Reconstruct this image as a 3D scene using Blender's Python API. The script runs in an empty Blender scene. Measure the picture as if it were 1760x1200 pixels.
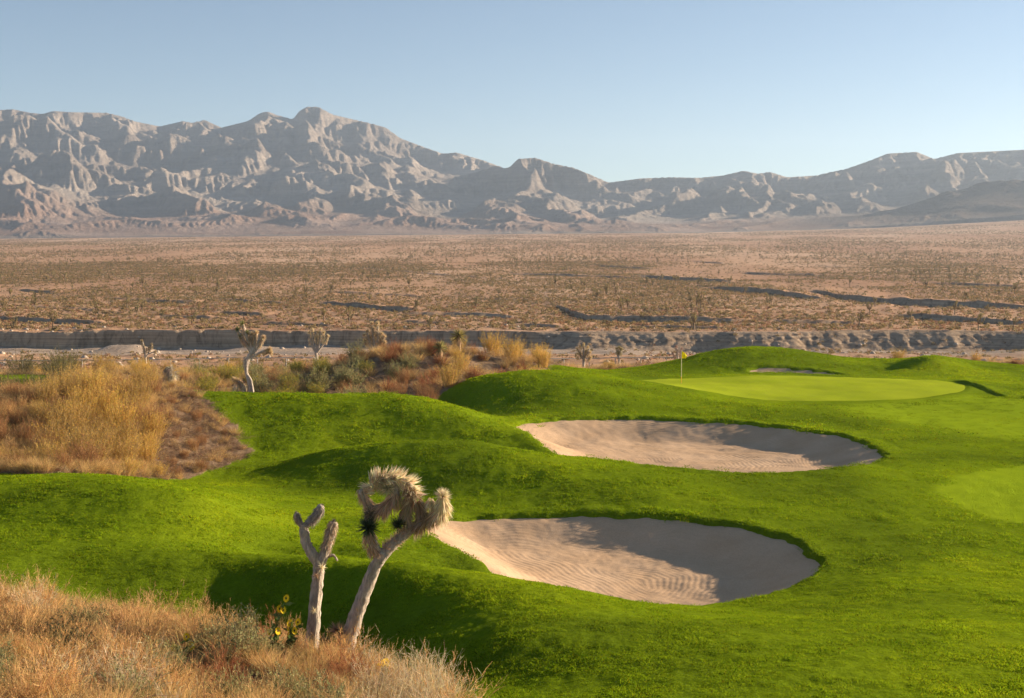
import bpy, math, random
import numpy as np
from mathutils import Vector, Matrix
random.seed(7); RNG = np.random.default_rng(7)
sc = bpy.context.scene
COL = sc.collection
# ------------------------------------------------------------------ camera
F = 2300.0; HY = 440.0; CZ = 10.0              # focal length in photo px, eye-level row, camera height
PITCH = math.atan((600-HY)/F)
cam = bpy.data.cameras.new('camera'); cam.lens = 36*F/1760; cam.sensor_width = 36
cam.clip_start = 0.1; cam.clip_end = 60000
co = bpy.data.objects.new('camera', cam); COL.objects.link(co)
co.location = (0, 0, CZ); co.rotation_euler = (math.pi/2-PITCH, 0, 0)
sc.camera = co
# ------------------------------------------------------------------ light
SUN_EL = 15.0; SUN_BEYOND = 20.0               # sun low on the right, a little beyond the view's perpendicular
w = bpy.data.worlds.new('World'); sc.world = w; w.use_nodes = True
nt = w.node_tree; bg = nt.nodes['Background']
sky = nt.nodes.new('ShaderNodeTexSky'); sky.sky_type = 'NISHITA'; sky.sun_disc = False
sky.sun_elevation = math.radians(SUN_EL); sky.sun_rotation = math.radians(90-SUN_BEYOND)
sky.altitude = 2600; sky.air_density = 1.0; sky.dust_density = 0.35; sky.ozone_density = 1.0
nt.links.new(sky.outputs[0], bg.inputs[0]); bg.inputs[1].default_value = 0.05
sl = bpy.data.lights.new('sun', 'SUN'); sl.energy = 5.0; sl.angle = math.radians(0.5); sl.color = (1.0, 0.80, 0.58)
so = bpy.data.objects.new('sun', sl); COL.objects.link(so)
sd = Vector((math.cos(math.radians(SUN_BEYOND))*math.cos(math.radians(SUN_EL)),
             math.sin(math.radians(SUN_BEYOND))*math.cos(math.radians(SUN_EL)), math.sin(math.radians(SUN_EL))))
so.rotation_euler = sd.to_track_quat('Z', 'Y').to_euler()
sc.view_settings.view_transform = 'Standard'; sc.view_settings.look = 'None'
sc.view_settings.gamma = 1; sc.view_settings.exposure = 1.45
sc.cycles.max_bounces = 6; sc.cycles.volume_bounces = 0; sc.cycles.transparent_max_bounces = 12

# ------------------------------------------------------------------ helpers
CA, SA = math.cos(PITCH), math.sin(PITCH)
def zof(py, Y):                                 # height of a photo row seen at distance Y
    v = (600-py)/F
    return CZ + Y*(-SA+v*CA)/(CA+v*SA)
def xof(px, Y, py=700):
    v = (600-py)/F
    return (px-880)/F*Y/(CA+v*SA)
def P(px, py, Y): return Vector((xof(px, Y, py), Y, zof(py, Y)))

def mesh_np(name, V, Fc, mats=(), attrs=None, colr=None, smooth=True, midx=None):
    V = np.ascontiguousarray(V, np.float32); Fc = np.asarray(Fc, np.int32); k = Fc.shape[1]
    me = bpy.data.meshes.new(name)
    me.vertices.add(len(V)); me.vertices.foreach_set('co', V.ravel())
    me.loops.add(Fc.size); me.loops.foreach_set('vertex_index', Fc.ravel())
    me.polygons.add(len(Fc)); me.polygons.foreach_set('loop_start', np.arange(0, Fc.size, k, dtype=np.int32))
    me.polygons.foreach_set('loop_total', np.full(len(Fc), k, np.int32))
    for m in mats: me.materials.append(m)
    if midx is not None: me.polygons.foreach_set('material_index', np.asarray(midx, np.int32))
    me.update(calc_edges=True)
    if smooth: me.polygons.foreach_set('use_smooth', np.ones(len(Fc), bool))
    if attrs:
        for n, a in attrs.items():
            at = me.attributes.new(n, 'FLOAT', 'POINT'); at.data.foreach_set('value', np.asarray(a, np.float32).ravel())
    if colr is not None:
        c4 = np.ones((len(V), 4), np.float32); c4[:, :3] = colr
        at = me.attributes.new('col', 'FLOAT_COLOR', 'POINT'); at.data.foreach_set('color', c4.ravel())
    me.validate()
    return me
def link(name, me, parent=None):
    o = bpy.data.objects.new(name, me); COL.objects.link(o)
    if parent is not None: o.parent = parent
    return o
def tag(o, label=None, cat=None, group=None, kind=None):
    if label: o['label'] = label
    if cat: o['category'] = cat
    if group: o['group'] = group
    if kind: o['kind'] = kind
    return o
def empty(name, loc, rz=0):
    o = bpy.data.objects.new(name, None); COL.objects.link(o); o.location = loc; o.rotation_euler = (0, 0, rz)
    o.empty_display_size = 0.1
    return o
def grid_faces(nr, nc):
    i = np.arange((nr-1)*nc).reshape(nr-1, nc)[:, :-1].ravel()
    return np.stack([i, i+1, i+1+nc, i+nc], 1)

_perm = RNG.permutation(4096).astype(np.int64)
_ga = RNG.random(4096)*2*np.pi; _gx, _gy = np.cos(_ga), np.sin(_ga)
def perlin(x, y):
    xi = np.floor(x).astype(np.int64); yi = np.floor(y).astype(np.int64); fx = x-xi; fy = y-yi
    def g(ix, iy, dx, dy):
        h = _perm[(_perm[ix & 4095]+iy) & 4095]; return _gx[h]*dx+_gy[h]*dy
    sx = fx*fx*fx*(fx*(fx*6-15)+10); sy = fy*fy*fy*(fy*(fy*6-15)+10)
    a = g(xi, yi, fx, fy); b = g(xi+1, yi, fx-1, fy); c = g(xi, yi+1, fx, fy-1); d = g(xi+1, yi+1, fx-1, fy-1)
    return ((a+(b-a)*sx)*(1-sy)+(c+(d-c)*sx)*sy)*1.5
def fbm(x, y, o=4, seed=0.0, gain=0.5):
    r = 0; a = 1
    for k in range(o): r = r+a*perlin(x+seed+17.3*k, y-seed*1.7+9.1*k); x = x*2.03; y = y*2.03; a *= gain
    return r
def ridged(x, y, o=5, seed=0.0):
    r = 0; a = 0.5; wt = 1.0
    for k in range(o):
        n = 1-np.abs(perlin(x+seed+11.7*k, y+seed*0.7-5.3*k))*1.6
        n = np.clip(n, 0, 1)**2*wt; wt = np.clip(n*1.6, 0, 1); r = r+n*a; a *= 0.5; x = x*2.07; y = y*2.07
    return r
def sstep(a, b, x):
    t = np.clip((x-a)/(b-a), 0, 1); return t*t*(3-2*t)
def catmull(P_, n=12):
    P_ = np.asarray(P_, float); N = len(P_); out = []
    for i in range(N):
        p0, p1, p2, p3 = P_[i-1], P_[i], P_[(i+1) % N], P_[(i+2) % N]
        for t in np.arange(n)/n:
            out.append(0.5*((2*p1)+(-p0+p2)*t+(2*p0-5*p1+4*p2-p3)*t*t+(-p0+3*p1-3*p2+p3)*t**3))
    return np.array(out)
def sdf(poly, x, y, margin=6.0):
    """signed distance to a closed polygon, positive inside; -margin far away"""
    x = np.asarray(x, float); y = np.asarray(y, float); out = np.full(x.shape, -margin)
    m = (x > poly[:, 0].min()-margin) & (x < poly[:, 0].max()+margin) & (y > poly[:, 1].min()-margin) & (y < poly[:, 1].max()+margin)
    px, py = x[m], y[m]
    if px.size == 0: return out
    d = np.full(px.shape, 1e9); ins = np.zeros(px.shape, bool); n = len(poly)
    for i in range(n):
        ax, ay = poly[i]; bx, by = poly[(i+1) % n]; ex, ey = bx-ax, by-ay
        t = np.clip(((px-ax)*ex+(py-ay)*ey)/(ex*ex+ey*ey+1e-12), 0, 1)
        d = np.minimum(d, (px-ax-t*ex)**2+(py-ay-t*ey)**2)
        c = (ay > py) != (by > py)
        if ey != 0: ins ^= c & (px < ax+(py-ay)*ex/ey)
    d = np.sqrt(d); out[m] = np.where(ins, d, -d); return out
def inside(poly, x, y):
    ins = np.zeros(np.shape(x), bool); n = len(poly)
    for i in range(n):
        ax, ay = poly[i]; bx, by = poly[(i+1) % n]
        if ay == by: continue
        ins ^= ((ay > y) != (by > y)) & (x < ax+(y-ay)*(bx-ax)/(by-ay))
    return ins
def wpoly(pts, smooth=0):                       # (photo column, distance) -> plan polygon
    a = np.array([((px-880)/F*Y, Y) for px, Y in pts])
    return catmull(a, smooth) if smooth else a

# ------------------------------------------------------------------ materials
def newmat(name, rough=0.9, spec=0.15):
    m = bpy.data.materials.new(name); m.use_nodes = True; n = m.node_tree; b = n.nodes['Principled BSDF']
    b.inputs['Roughness'].default_value = rough; b.inputs['Specular IOR Level'].default_value = spec
    return m, n, b
def N(n, t, **k):
    o = n.nodes.new(t)
    for a, v in k.items():
        if a.startswith('i_'): o.inputs[a[2:]].default_value = v
        else: setattr(o, a, v)
    return o
def noise(n, scale, detail=4, rough=0.55, vec=None, dist=0.0):
    t = N(n, 'ShaderNodeTexNoise'); t.inputs['Scale'].default_value = scale; t.inputs['Detail'].default_value = detail
    t.inputs['Roughness'].default_value = rough; t.inputs['Distortion'].default_value = dist
    if vec is not None: n.links.new(vec, t.inputs['Vector'])
    return t.outputs['Fac']
def ramp(n, fac, stops):
    r = N(n, 'ShaderNodeValToRGB'); e = r.color_ramp.elements
    while len(e) < len(stops): e.new(0.5)
    for el, (p, c) in zip(e, stops): el.position = p; el.color = (*c, 1) if len(c) == 3 else c
    n.links.new(fac, r.inputs[0]); return r.outputs[0]
def mix(n, fac, a, b, mode='MIX'):
    m = N(n, 'ShaderNodeMix', data_type='RGBA', blend_type=mode)
    for i, v in ((0, fac), (6, a), (7, b)):
        if hasattr(v, 'links') or isinstance(v, bpy.types.NodeSocket): n.links.new(v, m.inputs[i])
        elif i == 0: m.inputs[0].default_value = v
        else: m.inputs[i].default_value = (*v, 1)
    return m.outputs[2]
def bump(n, b, h, strength=0.5, dist=0.1):
    u = N(n, 'ShaderNodeBump'); u.inputs['Strength'].default_value = strength; u.inputs['Distance'].default_value = dist
    n.links.new(h, u.inputs['Height']); n.links.new(u.outputs[0], b.inputs['Normal']); return u
def pos(n): return N(n, 'ShaderNodeNewGeometry').outputs['Position']
def scaled(n, v, s):
    m = N(n, 'ShaderNodeMapping'); n.links.new(v, m.inputs[0]); m.inputs['Scale'].default_value = s; return m.outputs[0]
def attr(n, name):
    a = N(n, 'ShaderNodeAttribute'); a.attribute_name = name; return a

def mat_plant(name, transl=0.35, vary=0.25, patch=0.5):
    """leaf / twig colour comes from the mesh's own colour attribute, varied a little per plant"""
    m, n, b = newmat(name, 0.75, 0.2)
    c = attr(n, 'col').outputs['Color']; r = N(n, 'ShaderNodeObjectInfo').outputs['Random']
    nz = noise(n, 1.3, 2, 0.5, pos(n))
    c = mix(n, vary, c, ramp(n, r, [(0, (0.75, 0.62, 0.5)), (0.5, (1, 1, 1)), (1, (1.25, 1.15, 0.8))]), 'MULTIPLY')
    c = mix(n, patch, c, ramp(n, nz, [(0.3, (0.72, 0.70, 0.66)), (0.7, (1.2, 1.16, 1.1))]), 'MULTIPLY')
    n.links.new(c, b.inputs['Base Color'])
    tr = N(n, 'ShaderNodeBsdfTranslucent'); n.links.new(c, tr.inputs[0])
    ms = N(n, 'ShaderNodeMixShader'); ms.inputs[0].default_value = transl
    n.links.new(b.outputs[0], ms.inputs[1]); n.links.new(tr.outputs[0], ms.inputs[2])
    n.links.new(ms.outputs[0], n.nodes['Material Output'].inputs[0]); return m
M_PLANT = mat_plant('plant'); M_WOODY = mat_plant('dry_leaf', 0.35, 0.0, 0.0)

def mat_turf():
    m, n, b = newmat('turf', 0.9, 0.0); p = pos(n)
    big = noise(n, 0.16, 3, 0.5, p, 0.6); sm = noise(n, 9, 4, 0.7, p)
    c = ramp(n, big, [(0.3, (0.125, 0.185, 0.010)), (0.55, (0.185, 0.265, 0.010)), (0.75, (0.265, 0.340, 0.012))])
    c = mix(n, 0.6, c, ramp(n, sm, [(0.3, (0.55, 0.6, 0.5)), (0.7, (1.25, 1.25, 1.2))]), 'MULTIPLY')
    dirt = ramp(n, noise(n, 3, 5, 0.65, p), [(0.3, (0.19, 0.125, 0.075)), (0.7, (0.36, 0.26, 0.17))])
    c = mix(n, attr(n, 'brush').outputs['Fac'], c, dirt)
    short = ramp(n, noise(n, 1.2, 3, 0.5, p), [(0.3, (0.235, 0.335, 0.012)), (0.7, (0.275, 0.375, 0.014))])
    c = mix(n, attr(n, 'short').outputs['Fac'], c, short)
    n.links.new(c, b.inputs['Base Color'])
    bump(n, b, noise(n, 11, 5, 0.75, p), 1.0, 0.10); return m
def mat_green():
    m, n, b = newmat('green_turf', 0.85, 0.0); p = pos(n)
    c = ramp(n, noise(n, 0.35, 3, 0.5, p), [(0.3, (0.295, 0.370, 0.020)), (0.7, (0.345, 0.410, 0.024))])
    n.links.new(c, b.inputs['Base Color']); bump(n, b, noise(n, 30, 3, 0.6, p), 0.15, 0.01); return m
def mat_sand():
    m, n, b = newmat('sand', 0.95, 0.05); p = pos(n)
    e = attr(n, 'edge').outputs['Fac']
    c = ramp(n, noise(n, 0.5, 4, 0.6, p), [(0.3, (0.52, 0.35, 0.21)), (0.7, (0.62, 0.44, 0.285))])
    c = mix(n, 0.5, c, ramp(n, noise(n, 25, 3, 0.7, p), [(0.35, (0.75, 0.73, 0.7)), (0.65, (1.12, 1.12, 1.12))]), 'MULTIPLY')
    n.links.new(c, b.inputs['Base Color'])
    # rake furrows: sweep round the edge on the floor and run down the banks
    a = N(n, 'ShaderNodeMath', operation='MULTIPLY_ADD'); n.links.new(noise(n, 0.30, 1, 0.4, p), a.inputs[0]); a.inputs[1].default_value = 1.8
    n.links.new(e, a.inputs[2])
    def saw(src, k):
        s = N(n, 'ShaderNodeMath', operation='MULTIPLY'); n.links.new(src, s.inputs[0]); s.inputs[1].default_value = k
        q = N(n, 'ShaderNodeMath', operation='SINE'); n.links.new(s.outputs[0], q.inputs[0]); return q.outputs[0]
    f1 = saw(a.outputs[0], 34); f2 = saw(a.outputs[0], 9.5)
    h = N(n, 'ShaderNodeMath', operation='MULTIPLY_ADD'); n.links.new(f2, h.inputs[0]); h.inputs[1].default_value = 0.25; n.links.new(f1, h.inputs[2])
    g = N(n, 'ShaderNodeMath', operation='MULTIPLY_ADD'); n.links.new(noise(n, 22, 4, 0.7, p), g.inputs[0]); g.inputs[1].default_value = 2.2; n.links.new(h.outputs[0], g.inputs[2])
    bump(n, b, g.outputs[0], 0.22, 0.010); return m
def mat_desert():
    m, n, b = newmat('desert_soil', 0.95, 0.05); p = pos(n)
    big = noise(n, 1.0, 5, 0.6, scaled(n, p, (0.006, 0.0022, 0.006)), 0.3)
    c = ramp(n, big, [(0.3, (0.40, 0.23, 0.135)), (0.5, (0.51, 0.315, 0.19)), (0.68, (0.66, 0.45, 0.30))])
    c = mix(n, 0.7, c, ramp(n, noise(n, 0.35, 5, 0.7, p), [(0.35, (0.60, 0.57, 0.53)), (0.65, (1.2, 1.2, 1.2))]), 'MULTIPLY')
    wash = ramp(n, noise(n, 0.2, 5, 0.7, p), [(0.3, (0.29, 0.215, 0.155)), (0.7, (0.46, 0.37, 0.29))])
    c = mix(n, attr(n, 'wash').outputs['Fac'], c, wash)
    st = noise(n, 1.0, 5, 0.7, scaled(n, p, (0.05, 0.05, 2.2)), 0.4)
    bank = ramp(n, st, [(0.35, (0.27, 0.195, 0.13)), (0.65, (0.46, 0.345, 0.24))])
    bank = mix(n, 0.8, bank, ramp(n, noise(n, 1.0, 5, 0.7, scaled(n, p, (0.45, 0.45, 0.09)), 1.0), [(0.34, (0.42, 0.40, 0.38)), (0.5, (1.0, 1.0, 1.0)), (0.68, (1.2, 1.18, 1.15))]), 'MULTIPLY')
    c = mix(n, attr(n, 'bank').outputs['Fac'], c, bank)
    n.links.new(c, b.inputs['Base Color']); bump(n, b, noise(n, 0.9, 5, 0.7, p), 0.6, 0.5); return m
def mat_mount():
    m, n, b = newmat('mountain_rock', 0.95, 0.05); p = pos(n)
    nz = noise(n, 1.0, 6, 0.65, scaled(n, p, (0.0013, 0.0013, 0.004)), 0.8)
    c = ramp(n, nz, [(0.3, (0.20, 0.165, 0.14)), (0.5, (0.31, 0.265, 0.225)), (0.72, (0.46, 0.40, 0.34))])
    st = noise(n, 1.0, 6, 0.75, scaled(n, p, (0.002, 0.002, 0.045)), 0.5)
    c = mix(n, 0.6, c, ramp(n, st, [(0.35, (0.66, 0.63, 0.62)), (0.65, (1.25, 1.22, 1.18))]), 'MULTIPLY')
    low = ramp(n, noise(n, 1.0, 4, 0.6, scaled(n, p, (0.003, 0.003, 0.01))), [(0.35, (0.27, 0.175, 0.13)), (0.65, (0.42, 0.31, 0.25))])
    c = mix(n, attr(n, 'low').outputs['Fac'], c, low)
    c = mix(n, attr(n, 'dark').outputs['Fac'], c, ramp(n, nz, [(0.3, (0.10, 0.075, 0.06)), (0.7, (0.17, 0.13, 0.10))]))  # right foothill: darker brown rock, its shade also put into the colour
    n.links.new(c, b.inputs['Base Color']); bump(n, b, noise(n, 0.03, 8, 0.72, p), 1.0, 34); return m
# ------------------------------------------------------------------ golf course ground: a height field through measured points
CP = []          # (x, Y, z)
def c(px, py, Y): CP.append((xof(px, Y, py), Y, zof(py, Y)))
def h(px, Y, z): CP.append(((px-880)/F*Y, Y, CZ+z))
# near ground and brush bank
for px, Y, z in [(-600,5,-2.2),(880,5,-2.2),(2300,5,-2.4),(-200,9,-3.3),(880,9,-3.7),(1900,9,-3.9),(-200,14,-4.1),(-300,20,-5.0),(-300,26,-6.6)]: h(px, Y, z)
for a in [(100,1190,13),(300,1190,14),(50,1058,19),(200,1085,19.3),(400,1110,19.3),(590,1150,16),(560,1165,18.3),(740,1230,16.3)]: c(*a)
h(900,15,-5.3); h(1300,14,-5.2); h(1800,14,-5.2); h(300,23,-6.6); h(560,22,-7.1); h(100,23.5,-6.4)
# foreground mound: dark face, crest running toward the lower right
for a in [(700,1180,23.2),(700,1100,26.0),(560,1100,28.0),(560,1060,29.4),(400,1020,31.4),(850,1100,23.6),(900,1190,20.8),(1000,1100,23),
          (1100,1190,19.8),(1300,1190,19.5),(1600,1190,19.5),(1300,1100,23),(1600,1100,23.2),(1900,1100,23.2),
          (300,963,33),(450,957,33),(560,957,32.5),(700,967,31),(840,985,30),(980,1012,28.7),(1080,1036,27.6),(1200,1062,26.4)]: c(*a)
h(450,36,-8.15); h(600,35,-8.1); h(760,33.5,-8.2); h(900,32.5,-8.4); h(1050,31,-8.2)
# left middle mound
for a in [(-100,832,42.5),(0,832,41.3),(150,833,40.2),(250,840,39.3),(350,857,39),(430,880,39.8),(100,900,36.6),(300,905,36.5),(0,960,33),(150,966,33.2),(-200,900,38)]: c(*a)
for a in [(520,905,40),(600,935,37),(700,950,36),(620,880,42),(780,968,35.3)]: c(*a)
# lower bunker rim
for a in [(1200,1042,31),(1320,1022,32.3),(1412,985,34.5),(1355,930,38.5),(1250,903,40.8),(1100,888,42.3),(950,886,42.7),(800,891,42.3),(728,905,40.3),(770,935,38),(840,972,35.2)]: c(*a)
# mound between the bunkers
for a in [(560,773,55),(620,766,54.5),(700,760,54),(820,760,53),(900,774,51.5),(980,787,50),(1100,803,48.6),(700,860,46),(500,850,47.5),(400,838,47.8),
          (800,830,47.3),(950,840,45.6),(1100,845,44.6),(1250,850,44.5),(450,800,55.6),(380,815,53.6),(320,823,52)]: c(*a)
h(560,58,-8.6); h(700,57.5,-8.55); h(820,56,-8.5)
# upper bunker rim
for a in [(880,737,63),(960,722,66.2),(1100,721,67),(1300,729,65.5),(1430,748,61),(1518,780,55.5),(1500,795,52.5),(1400,808,50),(1250,812,49)]: c(*a)
h(980,54,-8.35)
# big mound left of the upper bunker
for a in [(290,671,68),(400,674,67),(500,676,66),(600,676,66),(680,677,66),(740,686,65),(800,706,63),(870,735,60.5),(940,767,57.5),
          (400,770,58.5),(400,720,62.3),(300,715,61),(500,748,60.0),(600,720,61.8),(750,735,60.5)]: c(*a)
h(400,74,-8.6); h(500,73,-9.0); h(650,73,-9.0); h(800,70,-8.6)
# ridge behind the upper bunker
for a in [(800,656,78),(860,641,79),(960,637,79),(1050,650,77.5),(1130,670,75),(1200,685,73),(1300,692,71.5),(1400,705,69.5)]: c(*a)
h(740,77,-8.3); h(900,88,-8.7); h(1000,88,-8.6); h(1300,73.8,-8.3)
# putting green and fairway
for a in [(1171,659,86),(1100,661,85),(1400,689,76.5),(1300,646,92),(1500,651,90),(1650,665,84),(1550,686,77.5),(1400,668,83),
          (1600,705,72),(1760,720,68),(1700,750,61.5),(1700,850,46),(1900,850,46),(1600,920,39),(1500,900,41),(1700,1000,32),(1520,1000,32),(1450,860,44)]: c(*a)
# mounds behind the green
for a in [(1100,630,110),(1170,617,106),(1230,603,104),(1300,597,104),(1380,605,103.5),(1450,621,103),(1470,629,101),(1535,634,100),(1600,612,101),(1645,620,101),(1690,632,100),(1760,632,100),
          (1300,640,97),(1200,644,97),(1450,643,97),(1560,650,93),(1050,638,104),(960,637,104)]: c(*a)
h(1760,80,-8.65); c(1740,683,77)
h(1300,122,-10.6); h(1600,118,-10.6); h(1000,122,-10.8); h(1700,130,-11.5)
# left brush mound
for a in [(300,765,56),(200,790,52),(150,705,58),(250,705,60),(50,730,54),(0,800,47.5),(370,740,60)]: c(*a)
h(100,45.5,-7.4); h(-150,60,-6.8); h(100,72,-8.0); h(-100,74,-8.3)
for a in [(0,668,86),(50,645,95),(-80,645,95),(300,655,88)]: c(*a)
h(150,85,-8.8); h(200,110,-10.3); h(0,110,-10.4); h(330,108,-9.3); h(290,103,-9.0)
# brush knoll behind the big mound
for a in [(480,668,87),(560,645,90),(640,615,92),(780,603,93),(880,628,92),(960,637,92),(700,678,82),(600,677,82)]: c(*a)
h(640,103,-8.9); h(780,105,-9.0); h(900,104,-9.2); h(500,105,-9.6); h(420,98,-9.2)
for Y, zl, zr in [(10,-4.0,-4.3),(16,-4.8,-5.6),(20,-5.2,-6.3),(30,-6.9,-7.4),(40,-7.4,-8.0),(55,-7.8,-8.3),(75,-8.4,-8.3),(95,-8.8,-8.6),(120,-10.6,-10.2),(140,-11.9,-11.9)]:
    CP.append((-0.66*Y, Y, CZ+zl)); CP.append((0.66*Y, Y, CZ+zr))
for px in (100, 500, 900, 1300, 1700): h(px, 140, -11.9)
CPa = np.array(CP)
def _q(x, Y): return x/Y, np.log(Y)
_U, _L = _q(CPa[:, 0], CPa[:, 1])
def _tps(r2): return 0.5*r2*np.log(r2+1e-12)
_n = len(CPa); _K = _tps((_U[:, None]-_U)**2+(_L[:, None]-_L)**2)+np.eye(_n)*2e-5
_A = np.zeros((_n+3, _n+3)); _A[:_n, :_n] = _K; _A[:_n, _n] = 1; _A[:_n, _n+1] = _U; _A[:_n, _n+2] = _L; _A[_n:, :_n] = _A[:_n, _n:].T
_w = np.linalg.solve(_A, np.concatenate([CPa[:, 2], np.zeros(3)]))
def tps(x, Y):
    x = np.asarray(x, float); Y = np.asarray(Y, float); u, l = _q(x, np.maximum(Y, 3)); z = _w[_n]+_w[_n+1]*u+_w[_n+2]*l
    for i in range(_n): z = z+_w[i]*_tps((u-_U[i])**2+(l-_L[i])**2)
    return z
# sand bunkers, green, short-mown areas, brush areas (all in plan)
B1 = wpoly([(1090,30.6),(1200,31),(1320,32.3),(1395,34),(1410,36),(1355,38.8),(1250,40.9),(1100,42.3),(950,42.7),(820,42.5),(750,41.8),(728,40.2),(770,37.9),(840,35.0),(900,33),(990,31.2)], 8)
B2 = wpoly([(1000,52.5),(1120,50),(1250,49),(1400,50),(1500,52.5),(1520,55.5),(1490,58.5),(1430,61.5),(1300,65.4),(1100,67),(960,66.3),(890,64.2),(878,62.8),(910,60),(960,56)], 8)
B3 = wpoly([(1290,97.2),(1350,96.4),(1440,95.8),(1440,97.2),(1370,98.4),(1300,98.6)], 6)
G = wpoly([(1075,85.5),(1110,81),(1200,78.5),(1300,77.2),(1420,76.3),(1550,77),(1640,80.5),(1662,84),(1640,87.5),(1560,90),(1420,92.3),(1280,92.8),(1150,91.8),(1085,89)], 8)
FW = wpoly([(1620,46),(1680,42.8),(1800,40.5),(2300,38),(2300,52),(1900,54),(1760,52.5),(1650,49.5)], 8)
FW2 = wpoly([(1440,71),(1600,64),(1760,60.5),(2100,60),(2100,76),(1800,75),(1690,79),(1560,75.5),(1480,74.5)], 8)
BR1 = wpoly([(-900,4),(1200,4),(880,11),(745,14.5),(690,17.0),(640,18.7),(560,20.3),(420,21.3),(300,21.5),(120,22.0),(0,22.8),(-900,23)])
BR2 = wpoly([(-900,46.5),(0,44.3),(100,44.3),(210,47.3),(300,51.5),(390,55.5),(418,58),(395,61),(340,65),(295,69.5),(285,72),(-900,72)])
BR3 = wpoly([(-900,71),(285,71),(500,70.5),(740,71),(745,76.5),(800,79.3),(870,81),(930,84),(960,100),(1010,109),(1170,114),(1300,116),(1450,113),(1600,109),(1700,106),(1900,103),(4000,103),(4000,200),(-4000,200)])
G1 = wpoly([(-400,80),(-100,80),(40,82),(95,88),(90,96),(20,100),(-400,100)], 6)
G2 = wpoly([(235,104),(290,101),(370,100),(420,104),(380,109),(280,110)], 6)
def ragged(Pl, amp, k=3):
    Pl = np.concatenate([Pl[i]+(np.roll(Pl, -1, 0)[i]-Pl[i])*np.arange(k)[:, None]/k for i in range(len(Pl))]); n1 = fbm(Pl[:, 0]*1.1, Pl[:, 1]*1.1, 4, 2.0); n2 = fbm(Pl[:, 0]*1.1+40, Pl[:, 1]*1.1, 4, 5.0)
    return Pl+np.stack([n1, n2], 1)*amp
B1 = B1.mean(0)+(B1-B1.mean(0))*1.035; B2 = B2.mean(0)+(B2-B2.mean(0))*1.03; S1, S2, S3 = B1, B2, B3; B1 = ragged(B1, 0.13); B2 = ragged(B2, 0.20); B3 = ragged(B3, 0.2)
def brush_w(x, Y):
    j = fbm(x*0.6, Y*0.6, 3, 3.3)*0.35*np.clip(Y/40, 0.4, 2)
    x = x+j; Y = Y+j*0.8
    b = inside(BR1, x, Y) | inside(BR2, x, Y) | inside(BR3, x, Y)
    return b & ~(inside(G1, x, Y) | inside(G2, x, Y))
BUNK = [(B1, 0.50, 2.3, S1), (B2, 0.58, 2.8, S2), (B3, 0.15, 0.8, S3)]
def ground_z(x, Y, carve=True):
    z = tps(x, Y)
    z = z+fbm(x*0.35, Y*0.35, 3, 1.0)*0.035*np.clip(Y/40, 0.4, 1.2)
    if carve:
        z = z+(fbm(x*2.6, Y*2.6, 3, 4.0)*0.015+fbm(x*0.7+0.3*Y, Y*1.1, 2, 7.0)*0.012)*sstep(-0.1, 1.2, -sdf(G, x, Y, 4.0))
        sg = sdf(G, x, Y, 6.0); z = z+0.07*sstep(0.05, 0.35, -sg)*np.exp(-np.maximum(-sg, 0)/1.6)*(sg > -5.9)
        lu = np.interp(x/Y*F+880, [1630, 1680, 1730, 1790, 1900], [88.5, 84.5, 80.5, 76, 70.5]); dl = Y-lu; z = z+0.20*sstep(-0.15, 0.25, dl)*np.exp(-np.maximum(dl, 0)/3.5)*sstep(1635, 1665, x/Y*F+880)
        for B, d, wd, Bs in BUNK:
            s = sdf(B, x, Y, 4.0)
            z = z-d*sstep(0, wd, sdf(Bs, x, Y, 4.0))-0.34*sstep(0.0, 0.36, s)+0.05*sstep(-0.9, -0.15, s)*(s < 0.0)+0.05*(s >= 0)
    return z
def sand_z(B, d, wd, x, Y): s = sdf(B, x, Y, 3.0); return ground_z(x, Y, False)+0.0-0.09-d*sstep(0, wd, np.maximum(s, 0))
# --- the mesh, finer near the camera
NC = 800; us = np.linspace(-0.60, 0.60, NC); Ys = np.exp(np.linspace(math.log(4.0), math.log(141), 820))
UU, YY = np.meshgrid(us, Ys); XX = UU*YY
Z = ground_z(XX.ravel(), YY.ravel()).reshape(XX.shape)
br = brush_w(XX.ravel(), YY.ravel()).reshape(XX.shape).astype(float)
Z = Z+br*(fbm(XX*1.1, YY*1.1, 4, 5.0)*0.10)
sh = np.maximum(sstep(-0.3, 0.3, sdf(FW, XX.ravel(), YY.ravel())), 0.95*sstep(-0.8, 0.8, sdf(FW2, XX.ravel(), YY.ravel()))).reshape(XX.shape)
M_TURF = mat_turf()
me = mesh_np('golf_course_ground', np.stack([XX, YY, Z], -1).reshape(-1, 3), grid_faces(len(Ys), NC), [M_TURF], {'brush': br, 'short': sh})
tag(link('ground', me), kind='structure')
_lY = np.log(Ys)
def gz(x, Y):                                   # exact height of the built ground by table look-up
    x = np.asarray(x, float); Y = np.asarray(Y, float)
    fu = np.clip((x/Y+0.60)/1.2*(NC-1), 0, NC-1.001); fy = np.clip((np.log(Y)-_lY[0])/(_lY[1]-_lY[0]), 0, len(Ys)-1.001)
    i = fy.astype(int); j = fu.astype(int); a = fy-i; b = fu-j
    return Z[i, j]*(1-a)*(1-b)+Z[i+1, j]*a*(1-b)+Z[i, j+1]*(1-a)*b+Z[i+1, j+1]*a*b
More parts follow.
